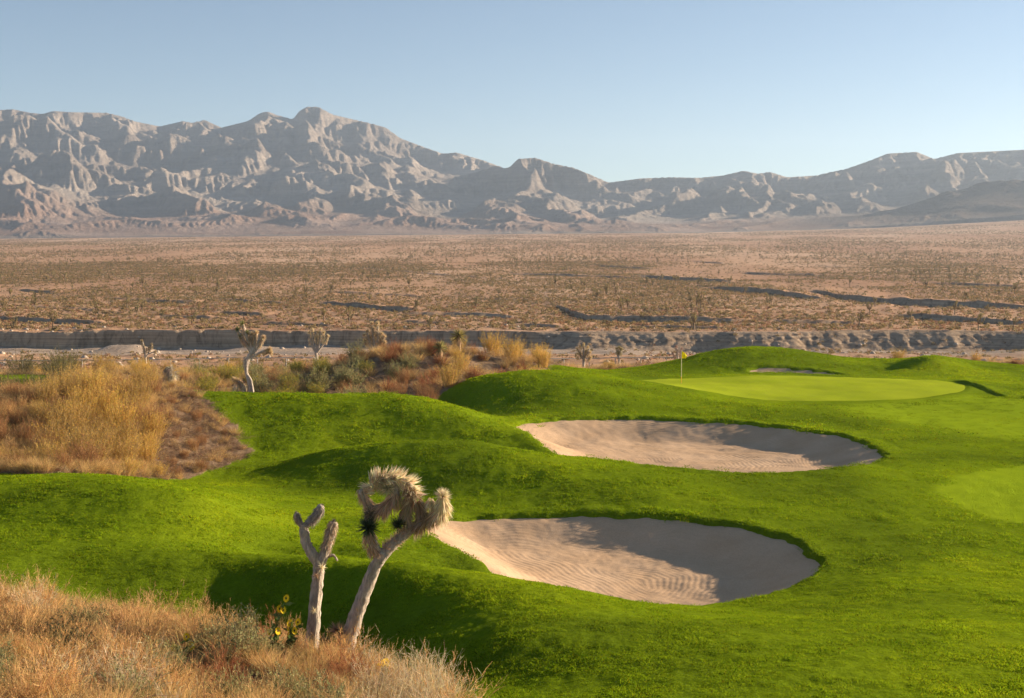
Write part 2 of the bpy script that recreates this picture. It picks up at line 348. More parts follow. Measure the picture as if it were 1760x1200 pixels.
# --- sheets: sand and putting green, from their outlines inward
def sheet(poly, rings, zf, name, mat, edge=True, grow=0.0):
    n = len(poly); cen = poly.mean(0); ts = np.linspace(0, 1, rings)**0.8; V = []
    d = poly-cen; L = np.linalg.norm(d, axis=1, keepdims=True); outer = poly+d/L*grow
    for t in ts: V.append(cen+(outer-cen)*t)
    V = np.array(V); x = V[:, :, 0].ravel(); y = V[:, :, 1].ravel(); s = sdf(poly, x, y, 3.0)
    z = zf(x, y, s); V3 = np.stack([x, y, z], 1)
    i = np.arange(rings-1)[:, None]*n; j = np.arange(n)[None, :]; j2 = (j+1) % n
    Fq = np.stack([(i+j).ravel(), (i+j2).ravel(), (i+n+j2).ravel(), (i+n+j).ravel()], 1)
    me = mesh_np(name, V3, Fq, [mat], {'edge': s})
    return tag(link(name, me), kind='structure')
def dense(poly, k):
    n = len(poly); return np.array([poly[i]+(poly[(i+1) % n]-poly[i])*t for i in range(n) for t in np.arange(k)/k])
M_SAND = mat_sand(); M_GREEN = mat_green()
for (B, d, wd, Bs), nm in zip(BUNK, ('sand_bunker', 'sand_bunker', 'sand_bunker')):
    sheet(dense(B, 2), 90, lambda x, y, s, B=Bs, d=d, wd=wd: sand_z(B, d, wd, x, y)+0.012*fbm(x*2, y*2, 3, 2.0), nm, M_SAND, grow=0.12)
sheet(dense(G, 2), 70, lambda x, y, s: gz(x, y)+0.012, 'putting_green', M_GREEN)

# ------------------------------------------------------------------ desert plain
TY = np.log([120, 300, 380, 560, 1100, 1900, 3500, 4200]); TP = np.array([645, 570, 540, 500, 450, 420, 401, 396.])
def plain_py(Y): return np.interp(np.log(Y), TY, TP)
_yy = np.exp(np.linspace(math.log(120), math.log(4300), 900)); _pz = zof(plain_py(_yy), _yy)
_k = np.hanning(81); _k /= _k.sum(); _pz = np.convolve(np.pad(_pz, 40, mode='edge'), _k, 'same')[40:-40]
TILTX = (np.array([-700, 0, 880, 1200, 1500, 1760, 2300])-880)/F; TILTP = np.array([14, 10, 2, 0, -8, -22, -50.])
def plain_z(x, Y):
    u = x/Y; return np.interp(Y, _yy, _pz)-np.interp(u, TILTX, TILTP)/F*Y*sstep(700, 3500, Y)
def wall_Y(u): return 300+5*fbm(u*7, u*0+2.2, 2, 1.0)+np.interp(u, [-0.4, -0.15, 0.02, 0.05], [0, 6, 0, -2])
SCARP = [([(0,546),(60,549),(160,556)],12),([(270,517),(330,520)],6),([(180,513),(260,516)],4),([(560,521),(620,526),(690,535)],13),([(700,540),(800,541),(880,544)],9),
         ([(400,516),(480,521)],6),([(380,537),(450,541)],7),([(955,527),(985,538),(1010,546),(1120,549),(1270,551)],13),([(1110,477),(1180,480),(1245,484)],8),([(870,470),(1000,474),(1095,479)],5),
         ([(1225,495),(1300,500),(1405,512)],12),([(1400,502),(1480,514),(1600,522),(1780,530)],15),([(1545,540),(1600,543),(1780,556)],11),([(1030,457),(1110,462)],4),
         ([(1190,449),(1240,452)],3),([(40,499),(90,503)],5),([(560,503),(720,508)],4),([(60,530),(180,534)],5),([(280,543),(360,547)],7),([(1280,470),(1400,474)],5),
         ([(1600,487),(1760,492)],6),([(460,556),(560,560)],6),([(640,552),(760,555)],5),([(1100,560),(1240,563)],6),([(1330,552),(1480,556)],7),([(820,512),(900,516)],5),
         ([(640,463),(860,480)],2.5),([(200,470),(330,473)],2.5),([(900,560),(960,563)],5),([(1390,458),(1500,460)],3),([(0,568),(200,566)],3)]
_pys = plain_py(_yy)
def scarps(x, Y):
    u = x/Y; z = np.zeros_like(Y); bank = np.zeros_like(Y)
    for k, (pl, th) in enumerate(SCARP):
        pl = np.array(pl, float); pu = (pl[:, 0]-880)/F; lo, hi = pu[0], pu[-1]
        m = (u > lo-0.01) & (u < hi+0.01)
        py = np.interp(u[m], pu, pl[:, 1]); Ysc = np.exp(np.interp(-py, -_pys, np.log(_yy)))
        Ysc = Ysc*(1+0.007*fbm(u[m]*30, u[m]*0+k, 3, k*1.3))
        tp = np.clip(np.minimum(u[m]-lo+0.01, hi+0.01-u[m])/max(0.012, (hi-lo)*0.3), 0, 1)**0.6
        d = th/F*Ysc*tp*(0.75+0.35*fbm(u[m]*70, u[m]*0+3*k, 2, k)); dy = (Y[m]-Ysc); Lf = 14+th/F*Ysc*9
        near = np.where(dy < 0, -0.5*d*np.exp(np.minimum(dy, 0)/Lf), 0.5*d*np.exp(-np.maximum(dy, 0)/(Lf*1.6)))
        w = np.maximum(0.5, d*0.9); t = sstep(-w/2, w/2, dy)
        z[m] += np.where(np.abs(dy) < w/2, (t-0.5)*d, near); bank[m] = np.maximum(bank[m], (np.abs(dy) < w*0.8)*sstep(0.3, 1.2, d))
    return z, bank
def desert_z(x, Y, full=False):
    u = x/Y; Yw = wall_Y(u); right = sstep(0.012, 0.035, u)
    lower = CZ-11.9-(np.clip(Y, 135, 292)-135)/157*9.0
    spur = ridged(u*13+0.3*fbm(u*30, Y*0.05, 2, 2.2), Y*0.02, 4, 4.0); gully = 1.0*right*(spur-0.35)+0.9*right*fbm(x*0.10, Y*0.02, 5, 3.0)+(1-right)*0.9*ridged(u*75, Y*0, 3, 2.0)
    ww = 1.6+9*right; t = sstep(0, 1, (Y-Yw-gully+ww*0.5)/ww)
    low = lower+fbm(x*0.03, Y*0.03, 4, 6.0)*0.9*sstep(140, 170, Y)
    low = low+1.5*np.exp(-((x+78)/5.5)**4-((Y-268)/7)**2)*1.2
    up = plain_z(x, Y)+fbm(x*0.012, Y*0.012, 4, 8.0)*0.5*sstep(300, 400, Y)+np.clip(fbm(x*0.05, Y*0.05, 3, 2.0), -1, 1)*0.25
    sz, bk = scarps(x, Y); up = up+sz*(t > 0.99)
    up = np.maximum(up, low)
    z = low+(up-low)*t+right*4*t*(1-t)*0.28*fbm(x*0.6, Y*0.6, 5, 1.0); z = np.where(Y < 135, z-0.15, z)
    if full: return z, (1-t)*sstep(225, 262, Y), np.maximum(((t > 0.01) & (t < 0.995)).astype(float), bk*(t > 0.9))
    return z
DC = 900; du = np.linspace(-0.62, 0.62, DC)
DY = np.concatenate([np.exp(np.linspace(math.log(134), math.log(285), 150))[:-1], np.linspace(285, 330, 150)[:-1], np.exp(np.linspace(math.log(330), math.log(4000), 850))])
U2, Y2 = np.meshgrid(du, DY); X2 = U2*Y2
Zd, wa, bk = desert_z(X2.ravel(), Y2.ravel(), True)
me = mesh_np('desert_plain', np.stack([X2.ravel(), Y2.ravel(), Zd], 1), grid_faces(len(DY), DC), [mat_desert()], {'wash': wa, 'bank': bk})
tag(link('desert_plain', me), kind='structure')

# ------------------------------------------------------------------ mountains
SKY = [(-900,230),(-600,205),(-300,215),(-100,200),(0,193),(30,191),(60,197),(80,199),(100,194),(130,196),(190,197),(215,203),(240,212),(280,220),(320,211),(335,214),(357,209),(385,222),(430,211),(452,197),(465,195),(480,201),(507,208),
       (517,195),(530,187),(550,187),(575,200),(600,206),(640,215),(665,222),(690,240),(730,255),(762,266),(785,264),(830,277),(868,291),(877,288),(890,275),(920,273),(950,283),(985,290),(1010,300),(1045,315),(1100,308),(1150,306),(1200,307),
       (1240,303),(1275,295),(1300,300),(1320,297),(1350,306),(1400,303),(1420,298),(1450,292),(1490,278),(1520,266),(1570,263),(1600,275),(1640,265),(1700,262),(1760,259),(1900,250),(2100,262),(2400,240)]
SKY = np.array(SKY, float); MC = 1300; MR = 520
mu = np.linspace(-0.62, 0.62, MC); MY = np.exp(np.linspace(math.log(3450), math.log(9800), MR))
U3, Y3 = np.meshgrid(mu, MY); X3 = U3*Y3
elev = (HY-np.interp(mu*F+880, SKY[:, 0], SKY[:, 1]))/F
def smooth1(a, k): w_ = np.hanning(k+2)[1:-1]; w_ /= w_.sum(); return np.convolve(np.pad(a, k//2, mode='edge'), w_, 'valid')[:len(a)]
elev_s = smooth1(elev, 41)
base = plain_z(X3, np.minimum(Y3, 4200))+0*Y3
Yc = np.interp(mu*F+880, [-600, 0, 500, 880, 1000, 1100, 1800], [6300, 6200, 6300, 5900, 5500, 5400, 5300])
zc = elev_s*Yc+CZ
t = (Y3-3560)/(Yc-3560)[None, :]
# ridge spines read from the range: (photo column, row, distance); flanks fall away from each spine
SPINES = [[(465,195,6000),(520,222,5700),(556,240,5450)],[(465,195,6000),(470,250,5600),(490,275,5300),(520,300,5000)],[(550,187,6400),(600,215,6200),(645,232,5950),(695,262,5650),(740,300,5200),(768,332,4850)],
 [(560,190,6300),(565,245,5800),(600,246,5700),(655,256,5500)],[(770,265,6000),(800,285,5700),(868,306,5300)],[(880,276,5200),(920,273,5200),(985,290,5150),(1043,316,5050)],[(900,275,5200),(910,310,4900),(905,345,4500)],
 [(0,215,5600),(60,207,5600),(108,226,5450)],[(45,285,5000),(98,255,5000),(135,273,4850)],[(0,296,4650),(40,313,4500),(82,336,4350)],[(-60,330,4500),(10,325,4450),(45,352,4200)],[(190,197,6300),(215,232,5950),(225,270,5500),(180,290,5200)],
 [(285,243,5750),(330,233,5650),(372,256,5450)],[(345,212,6100),(372,225,5900)],[(408,232,5650),(413,252,5450),(432,262,5300)],[(365,282,5200),(325,292,5050),(300,300,4950),(268,320,4800)],[(215,320,4800),(300,330,4700),(340,352,4450),(392,386,4150)],
 [(515,262,5400),(545,288,5150)],[(472,318,4950),(540,308,4900),(578,332,4700)],[(612,334,4750),(645,343,4550),(702,372,4250)],[(540,292,5050),(578,308,4850),(620,352,4500),(665,392,4050)],[(350,345,4700),(450,340,4650),(480,352,4450),(505,382,4150)],
 [(655,330,4750),(685,345,4550),(745,388,4100)],[(690,392,3880),(715,374,3960),(800,380,3960),(858,376,3950),(888,402,3720)],[(850,346,4450),(886,350,4350),(906,388,4000)],[(905,342,4450),(950,346,4350),(972,368,4150)],[(540,340,4500),(560,372,4200)],[(430,375,4300),(470,368,4250),(520,390,4000)],
 [(60,355,4300),(120,340,4500),(190,330,4700)],[(690,262,5650),(660,300,5200),(640,330,4800)],[(830,277,5900),(800,320,5300),(790,350,4800)],[(720,300,5200),(700,330,4850),(735,350,4550)],[(100,194,6300),(150,235,5800),(160,262,5400)],[(240,212,6200),(270,262,5700),(260,290,5300)],
 [(1045,315,5400),(980,335,5000),(930,372,4450)],[(1100,308,5400),(1050,332,5000),(1060,350,4800)],[(1200,307,5350),(1140,342,4800),(1085,378,4250)],[(1275,295,5250),(1300,325,4900),(1330,350,4600),(1352,372,4250)],[(1240,303,5300),(1222,328,4800),(1205,374,4250)],[(1262,326,4750),(1275,345,4500),(1302,370,4200)],
 [(1315,328,4750),(1322,345,4550),(1340,372,4200)],[(1360,322,4850),(1380,336,4600),(1415,360,4300)],[(1420,298,5250),(1400,330,4800),(1425,352,4400)],[(1490,278,5300),(1545,302,5000),(1560,330,4600)],[(1570,263,5300),(1600,292,5000),(1622,338,4450)],[(1640,265,5300),(1680,300,4900),(1762,338,4350)],
 [(1700,262,5300),(1742,292,4900),(1802,332,4450)],[(1760,259,5300),(1830,310,4700)],[(1450,292,5300),(1470,322,4800),(1510,350,4300)],[(-300,215,6100),(-260,300,5000),(-200,350,4400)],[(-130,200,6200),(-110,270,5400),(-40,300,4900)],[(1900,250,5300),(1960,320,4500)],[(2100,262,5400),(2160,330,4500)]]
SPINES.append([(q[0], q[1], float(np.interp(q[0], [-600, 0, 500, 880, 1000, 1100, 1800], [6300, 6200, 6300, 5900, 5500, 5400, 5300]))) for q in SKY[1:]])
wpx = X3+90*fbm(X3/420, Y3/420, 4, 3.0)+14*fbm(X3/60, Y3/60, 2, 4.0); wpy = Y3+90*fbm(X3/420, Y3/420, 4, 9.0)+14*fbm(X3/60, Y3/60, 2, 8.0)
ramp0 = np.clip(t, 0, 1)*(1-np.clip((t-1)*1.5, 0, 1)); bs = 0.30*ramp0+0.10*ramp0*ridged(X3/800, Y3/800, 4, 2.0)
env = base+(zc[None, :]-base)*bs; top = env.copy()
for k, sp in enumerate(SPINES):
    q = [((a_-880)/F*c_, c_, (HY-b_)/F*c_+CZ) for a_, b_, c_ in sp]
    for (x0, y0, z0), (x1, y1, z1) in zip(q[:-1], q[1:]):
        ex, ey = x1-x0, y1-y0; L2 = ex*ex+ey*ey+1e-6
        zm = max(z0, z1); rad = (zm-40)/0.42
        cm = (mu*3500 < max(x0, x1)+rad+200) & (mu*9000 > -9e9)
        tt = np.clip(((wpx-x0)*ex+(wpy-y0)*ey)/L2, 0, 1); d_ = np.sqrt((wpx-x0-tt*ex)**2+(wpy-y0-tt*ey)**2)
        zz = z0+(z1-z0)*tt-d_*(0.62+0.0*k)+d_*d_*0.00022
        zz = np.where(d_ > 1300, -1e3, zz); df = zz-top; top = np.where(df > 0, zz, top)+22*np.exp(-np.abs(df)/22)*0.5
Hm = top+ (ridged(X3/330+3, Y3/330, 4, 2.2)-0.35)*48*np.clip(t*5, 0, 1)*np.clip((top-base)/160, 0, 1)
Hm = np.where(t > 1.15, Hm-(t-1.15)*700, Hm)
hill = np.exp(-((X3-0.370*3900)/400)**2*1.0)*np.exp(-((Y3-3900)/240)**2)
bad = sstep(0.0, 0.05, t)*(1-sstep(0.20, 0.42, t))
Hm = Hm+bad*(34*(ridged(X3/300, Y3/420, 2, 5.0)-0.15))*(0.35+0.65*sstep(-0.6, 0.4, fbm(X3/1200, Y3/1200, 2, 4.0)))
Hm = np.maximum(Hm, base-3*(t < 0))
# water carves gullies (droplets run down the slope, cutting and dropping sediment)
def erode(Hh, cell, batches, n, steps, rng):
    Hh = Hh/cell; nr, nc = Hh.shape
    for b in range(batches):
        x = rng.uniform(2, nc-4, n); y = rng.uniform(2, nr-4, n); dx = np.zeros(n); dy = np.zeros(n); sp = np.ones(n); wtr = np.ones(n); sed = np.zeros(n)
        for s in range(steps):
            i = y.astype(int); j = x.astype(int); fx = x-j; fy = y-i
            h00 = Hh[i, j]; h01 = Hh[i, j+1]; h10 = Hh[i+1, j]; h11 = Hh[i+1, j+1]
            gx = (h01-h00)*(1-fy)+(h11-h10)*fy; gy = (h10-h00)*(1-fx)+(h11-h01)*fx
            h0 = h00*(1-fx)*(1-fy)+h01*fx*(1-fy)+h10*(1-fx)*fy+h11*fx*fy
            dx = dx*0.35-gx*0.65; dy = dy*0.35-gy*0.65; L = np.sqrt(dx*dx+dy*dy)+1e-9; dx /= L; dy /= L
            x2 = np.clip(x+dx, 1, nc-3); y2 = np.clip(y+dy, 1, nr-3); i2 = y2.astype(int); j2 = x2.astype(int); f2 = x2-j2; g2 = y2-i2
            h2 = Hh[i2, j2]*(1-f2)*(1-g2)+Hh[i2, j2+1]*f2*(1-g2)+Hh[i2+1, j2]*(1-f2)*g2+Hh[i2+1, j2+1]*f2*g2
            dh = h2-h0; cap = np.maximum(-dh, 0.01)*sp*wtr*5.0
            dep = np.where(dh > 0, np.minimum(dh, sed), np.maximum(sed-cap, 0)*0.3)
            ero = np.where((dh <= 0) & (cap > sed), np.minimum((cap-sed)*0.25, -dh*0.8), 0)
            ch = dep-ero; sed = sed-ch
            for (a, bb, wgt) in ((0, 0, (1-fx)*(1-fy)), (0, 1, fx*(1-fy)), (1, 0, (1-fx)*fy), (1, 1, fx*fy)): np.add.at(Hh, (i+a, j+bb), ch*wgt)
            sp = np.sqrt(np.maximum(sp*sp-dh*2, 0.02)); sp = np.minimum(sp, 6); wtr *= 0.97; x, y = x2, y2
    return Hh*cell
Hm = erode(Hm, 11.0, 10, 14000, 40, np.random.default_rng(3))
for _ in range(1):
    Hm[1:-1] = 0.25*Hm[:-2]+0.5*Hm[1:-1]+0.25*Hm[2:]; Hm[:, 1:-1] = 0.25*Hm[:, :-2]+0.5*Hm[:, 1:-1]+0.25*Hm[:, 2:]
# crest heights follow the skyline of the range
mx = ((Hm-CZ)/Y3).max(0); b0 = (base[0]-CZ)/MY[0]
ratio = smooth1(np.clip(elev/mx, 0.5, 1.9), 81)
Hm = base+(Hm-base)*ratio[None, :]
for _ in range(3):
    mx = ((Hm-CZ)/Y3).max(0); fr = np.clip(((Hm-CZ)/Y3)/mx[None, :], 0, 1)
    Hm = Hm+(smooth1(elev-mx, 7)[None, :])*Y3*sstep(0.62, 1.0, fr)
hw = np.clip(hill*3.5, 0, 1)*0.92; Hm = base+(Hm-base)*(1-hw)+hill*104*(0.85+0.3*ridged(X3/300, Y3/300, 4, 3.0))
Hm = np.where(t < 0.0, np.minimum(Hm, base-1-(0.0-t)*60), Hm)
low = np.clip(bad*1.2, 0, 1)*(1-np.clip(hill*3, 0, 1)); low = np.clip(low, 0, 1)
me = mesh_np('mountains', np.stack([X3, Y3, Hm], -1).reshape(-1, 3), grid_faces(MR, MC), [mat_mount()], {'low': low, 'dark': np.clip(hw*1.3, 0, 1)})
tag(link('mountains', me), kind='structure')
# dry air that greys the far range
hz = bpy.data.materials.new('haze'); hz.use_nodes = True; n = hz.node_tree
n.nodes.remove(n.nodes['Principled BSDF']); v = n.nodes.new('ShaderNodeVolumePrincipled')
v.inputs['Color'].default_value = (0.62, 0.78, 1.0, 1); v.inputs['Density'].default_value = 0.00007; v.inputs['Anisotropy'].default_value = 0.3
n.links.new(v.outputs[0], n.nodes['Material Output'].inputs['Volume'])
zt = float(Hm.max())+30
bx = np.array([(sx, sy, sz) for sx in (-6500, 6500) for sy in (-300, 8600) for sz in (-60, zt)], float)
me = mesh_np('haze', bx, [(0, 1, 3, 2), (4, 6, 7, 5), (0, 4, 5, 1), (2, 3, 7, 6), (0, 2, 6, 4), (1, 5, 7, 3)], [hz], smooth=False)
tag(link('haze', me), kind='stuff', label='thin blue desert haze in front of the mountains')
# ------------------------------------------------------------------ plant building
def unit(a): return a/(np.linalg.norm(a, axis=-1, keepdims=True)+1e-12)
class PB:
    def __init__(s, seed=0): s.V = []; s.T = []; s.C = []; s.n = 0; s.r = np.random.default_rng(seed)
    def add(s, V, T, C):
        V = V.reshape(-1, 3); s.V.append(V); s.T.append(T.reshape(-1, 3)+s.n); s.C.append(np.asarray(C).reshape(-1, 3)); s.n += len(V)
    def strips(s, Pt, W, C):                    # Pt (N,S,3) centre lines, W (S,) or (N,S) widths, C (N,3)
        Nn, S, _ = Pt.shape; d = unit(Pt[:, -1]-Pt[:, 0]); side = unit(np.cross(d, s.r.normal(size=(Nn, 3))))
        W = np.broadcast_to(W, (Nn, S))[:, :, None]*0.5; A = Pt-side[:, None]*W; B = Pt+side[:, None]*W
        V = np.stack([A, B], 2).reshape(Nn, 2*S, 3); k = np.arange(S-1)*2
        q = np.concatenate([np.stack([k, k+1, k+3], 1), np.stack([k, k+3, k+2], 1)])
        s.add(V, (np.arange(Nn)[:, None, None]*2*S+q[None]), np.repeat(C[:, None], 2*S, 1))
    def curves(s, P0, D, L, bend, S=4):         # bend (N,3) added as t^2
        t = np.linspace(0, 1, S)[None, :, None]; L = np.reshape(L, (-1, 1, 1))
        return P0[:, None]+D[:, None]*L*t+bend[:, None]*L*t*t
    def blades(s, P0, D, L, W, C, droop=0.0):   # one triangle each
        Nn = len(P0); side = unit(np.cross(D, s.r.normal(size=(Nn, 3))))*np.reshape(W, (-1, 1))*0.5
        tip = P0+D*np.reshape(L, (-1, 1)); tip[:, 2] -= droop*np.ravel(np.broadcast_to(L, Nn))
        V = np.stack([P0-side, P0+side, tip], 1); s.add(V, np.arange(Nn*3).reshape(-1, 3), np.repeat(C[:, None], 3, 1))
    def leaves(s, P0, D, L, W, C, face=None):   # diamonds
        Nn = len(P0); side = unit(np.cross(D, s.r.normal(size=(Nn, 3)) if face is None else face[None]+s.r.normal(size=(Nn, 3))*0.2))*np.reshape(W, (-1, 1))*0.5; L = np.reshape(L, (-1, 1))
        V = np.stack([P0, P0+D*L*0.5+side, P0+D*L, P0+D*L*0.5-side], 1); b = np.arange(Nn)[:, None]*4
        s.add(V, np.concatenate([b+np.array([[0, 1, 2]]), b+np.array([[0, 2, 3]])]), np.repeat(C[:, None], 4, 1))
    def col(s, base, n, var=0.2):
        b = np.array(base, float); return np.clip(b*(1+s.r.normal(size=(n, 1))*var)+s.r.normal(size=(n, 3))*b*var*0.3, 0.004, 0.9)
    def tube(s, pts, rad, C, sides=10, jitter=0.06, cap=True):
        pts = np.array(pts, float); rad = np.array(rad, float); n = len(pts)
        tt = np.linspace(0, n-1, max(n*5, 6)); ip = np.stack([np.interp(tt, range(n), pts[:, k]) for k in range(3)], 1)
        for _ in range(2): ip[1:-1] = 0.25*ip[:-2]+0.5*ip[1:-1]+0.25*ip[2:]
        ir = np.interp(tt, range(n), rad); m = len(tt); T_ = unit(np.gradient(ip, axis=0)); a = np.array([0, 1.0, 0.1]); U = unit(np.cross(T_, a)); W_ = np.cross(T_, U)
        ph = np.linspace(0, 2*np.pi, sides, endpoint=False); jj = (1+s.r.normal(size=(m, sides))*jitter)*(1+s.r.normal(size=(1, sides))*jitter*1.3)*(1+s.r.normal(size=(m, 1))*jitter*0.2)
        V = ip[:, None]+(U[:, None]*np.cos(ph)[None, :, None]+W_[:, None]*np.sin(ph)[None, :, None])*(ir[:, None]*jj)[:, :, None]
        V = V.reshape(-1, 3); i = np.arange(m-1)[:, None]*sides; j = np.arange(sides)[None]; j2 = (j+1) % sides
        T1 = np.stack([(i+j).ravel(), (i+j2).ravel(), (i+sides+j2).ravel()], 1); T2 = np.stack([(i+j).ravel(), (i+sides+j2).ravel(), (i+sides+j).ravel()], 1)
        V = np.concatenate([V, ip[-1:]+T_[-1:]*ir[-1]*0.4]); e = (m-1)*sides; jj_ = np.arange(sides)
        T3 = np.stack([e+jj_, e+(jj_+1) % sides, np.full(sides, len(V)-1)], 1)
        s.add(V, np.concatenate([T1, T2, T3]), s.col(C, len(V), 0.05))
    def mesh(s, name, mat=None, smooth=False):
        return mesh_np(name, np.concatenate(s.V), np.concatenate(s.T), [mat or M_PLANT], colr=np.concatenate(s.C), smooth=smooth)
def hemi(r, n, up=0.0, spread=1.0):
    a = r.random(n)*2*np.pi; z = up+(1-up)*r.random(n)**spread; q = np.sqrt(np.clip(1-z*z, 0, 1)); return np.stack([np.cos(a)*q, np.sin(a)*q, z], 1)

def tumble(seed, n=150, sub=9, R=0.5, H=0.9, c1=(0.36, 0.22, 0.10), c2=(0.62, 0.40, 0.175), w=0.006, leaf=0.02, up=0.12, nl=3):
    """rounded fine-twigged bush, radius R, height about R*H*2"""
    b = PB(seed); r = b.r; D = hemi(r, n, up, 0.9); D = unit(D*np.array([1, 1, H*1.5])); L = R*(0.55+0.5*r.random(n))*(1+0.25*np.sin(D[:, 0]*5+seed)*np.cos(D[:, 1]*4))*np.linalg.norm(D*np.array([1, 1, H*1.5]), axis=1)
    P0 = r.normal(size=(n, 3))*np.array([R*0.12, R*0.12, 0]); bend = r.normal(size=(n, 3))*0.18+np.array([0, 0, 0.18])
    C = b.curves(P0, D, L, bend, 5); b.strips(C, np.array([1.6, 1.3, 1, 0.7, 0.3])*w, b.col(c1, n, 0.2))
    m = n*sub; i = r.integers(0, n, m); t = 0.35+0.65*r.random(m); k = t*4; k0 = np.minimum(k.astype(int), 3); f = (k-k0)[:, None]
    Q = C[i, k0]*(1-f)+C[i, k0+1]*f; D2 = unit(D[i]+r.normal(size=(m, 3))*0.55+np.array([0, 0, 0.25])); L2 = R*(0.14+0.22*r.random(m))
    C2 = b.curves(Q, D2, L2, r.normal(size=(m, 3))*0.2, 3); b.strips(C2, np.array([0.9, 0.7, 0.25])*w, b.col(c2, m, 0.25))
    if nl:
        q = m*nl; i = r.integers(0, m, q); t = r.random(q)[:, None]; Q = C2[i, 0]*(1-t)+C2[i, 2]*t
        b.leaves(Q, unit(D2[i]+r.normal(size=(q, 3))*0.7), leaf*(0.6+0.8*r.random(q)), leaf*0.35, b.col(c2, q, 0.3))
    return b
def broom(seed, n=170, H=1.2, R=0.35, c1=(0.40, 0.28, 0.12), c2=(0.58, 0.38, 0.08), c3=None, w=0.008, tops=7, lean=0.35):
    """upright stalks with leafy stems and seed heads (rabbitbrush, tall weeds)"""
    b = PB(seed); r = b.r; a = r.random(n)*2*np.pi; q = np.sqrt(r.random(n)); P0 = np.stack([np.cos(a)*q*R*0.7, np.sin(a)*q*R*0.7, 0*a], 1)
    D = unit(np.stack([np.cos(a)*q*lean, np.sin(a)*q*lean, np.ones(n)], 1)+r.normal(size=(n, 3))*0.10); L = H*(0.55+0.45*r.random(n))
    C = b.curves(P0, D, L, r.normal(size=(n, 3))*0.10, 5); b.strips(C, np.array([1.3, 1.2, 1, 0.8, 0.4])*w, b.col(c1, n, 0.22))
    m = n*tops; i = r.integers(0, n, m); t = 0.3+0.7*r.random(m)**0.8; k = t*4; k0 = np.minimum(k.astype(int), 3); f = (k-k0)[:, None]; Q = C[i, k0]*(1-f)+C[i, k0+1]*f
    D2 = unit(D[i]*0.9+r.normal(size=(m, 3))*0.5); L2 = 0.05+0.12*r.random(m)*H; C2 = b.curves(Q, D2, L2, r.normal(size=(m, 3))*0.1, 3); b.strips(C2, np.array([.8, .7, .3])*w, b.col(c1, m, 0.25))
    cc = b.col(c2, m*2, 0.3)
    if c3 is not None: s_ = r.random(m*2) < 0.3; cc[s_] = b.col(c3, s_.sum(), 0.2)
    i = r.integers(0, m, m*2); t = r.random(m*2)[:, None]; b.leaves(C2[i, 0]*(1-t)+C2[i, 2]*t, unit(D2[i]+r.normal(size=(m*2, 3))*0.6), 0.035*(0.6+0.8*r.random(m*2)), 0.016, cc)
    return b
def clump(seed, n=160, H=0.6, R=0.16, c1=(0.58, 0.40, 0.17), w=0.008, lean=0.5):
    b = PB(seed); r = b.r; a = r.random(n)*2*np.pi; q = np.sqrt(r.random(n)); P0 = np.stack([np.cos(a)*q*R, np.sin(a)*q*R, 0*a-0.02], 1)
    D = unit(np.stack([np.cos(a)*q*lean, np.sin(a)*q*lean, np.ones(n)], 1)+r.normal(size=(n, 3))*0.15); L = H*(0.4+0.6*r.random(n))
    C = b.curves(P0, D, L, np.stack([np.cos(a)*q*0.3, np.sin(a)*q*0.3, -0.2*r.random(n)], 1), 4); b.strips(C, np.array([1, .9, .7, .2])*w, b.col(c1, n, 0.22)); return b
def litter(seed, n=70, R=0.4, c1=(0.26, 0.17, 0.11)):
    """flattened dead stems lying on the soil"""
    b = PB(seed); r = b.r; P0 = np.stack([r.normal(size=n)*R, r.normal(size=n)*R, 0.01+r.random(n)*0.10], 1); D = unit(np.stack([r.normal(size=n), r.normal(size=n), r.random(n)*0.5], 1))
    C = b.curves(P0, D, 0.15+0.4*r.random(n), r.normal(size=(n, 3))*0.2, 3); b.strips(C, np.array([1, .9, .5])*0.010, b.col(c1, n, 0.3)); return b
def farshrub(seed, n=26, c1=(0.22, 0.18, 0.09), R=0.6):
    b = PB(seed); r = b.r; D = hemi(r, n, -0.1, 1.0); P0 = D*np.array([R, R, R*0.85])*(0.35+0.45*r.random((n, 1))); P0[:, 2] = np.abs(P0[:, 2])
    b.leaves(P0, unit(D+r.normal(size=(n, 3))*0.5+np.array([0, 0, .3])), R*(0.4+0.5*r.random(n)), R*0.35, b.col(c1, n, 0.25)); return b
def turf_tuft(seed, n, R, H, w):
    b = PB(seed); r = b.r; P0 = np.stack([r.uniform(-R, R, n), r.uniform(-R, R, n), np.full(n, -0.012)], 1)
    g = np.clip(0.75+0.6*perlin(P0[:, 0]/R*1.3+seed*3.1, P0[:, 1]/R*1.3), 0.35, 1.4)
    D = unit(np.stack([r.normal(size=n)*0.42, r.normal(size=n)*0.42, np.ones(n)], 1)); L = H*g*(0.6+0.6*r.random(n))
    C = b.curves(P0, D, L, np.stack([r.normal(size=n)*0.35, r.normal(size=n)*0.35, -0.1-0.15*r.random(n)], 1), 3)
    cc = b.col((1, 1, 1), n, 0.36); y = r.random(n) < 0.03; cc[y] *= np.array([1.5, 1.05, 1.2]); b.strips(C, np.array([1, .8, .15])*w, np.clip(cc, 0, 3)); return b

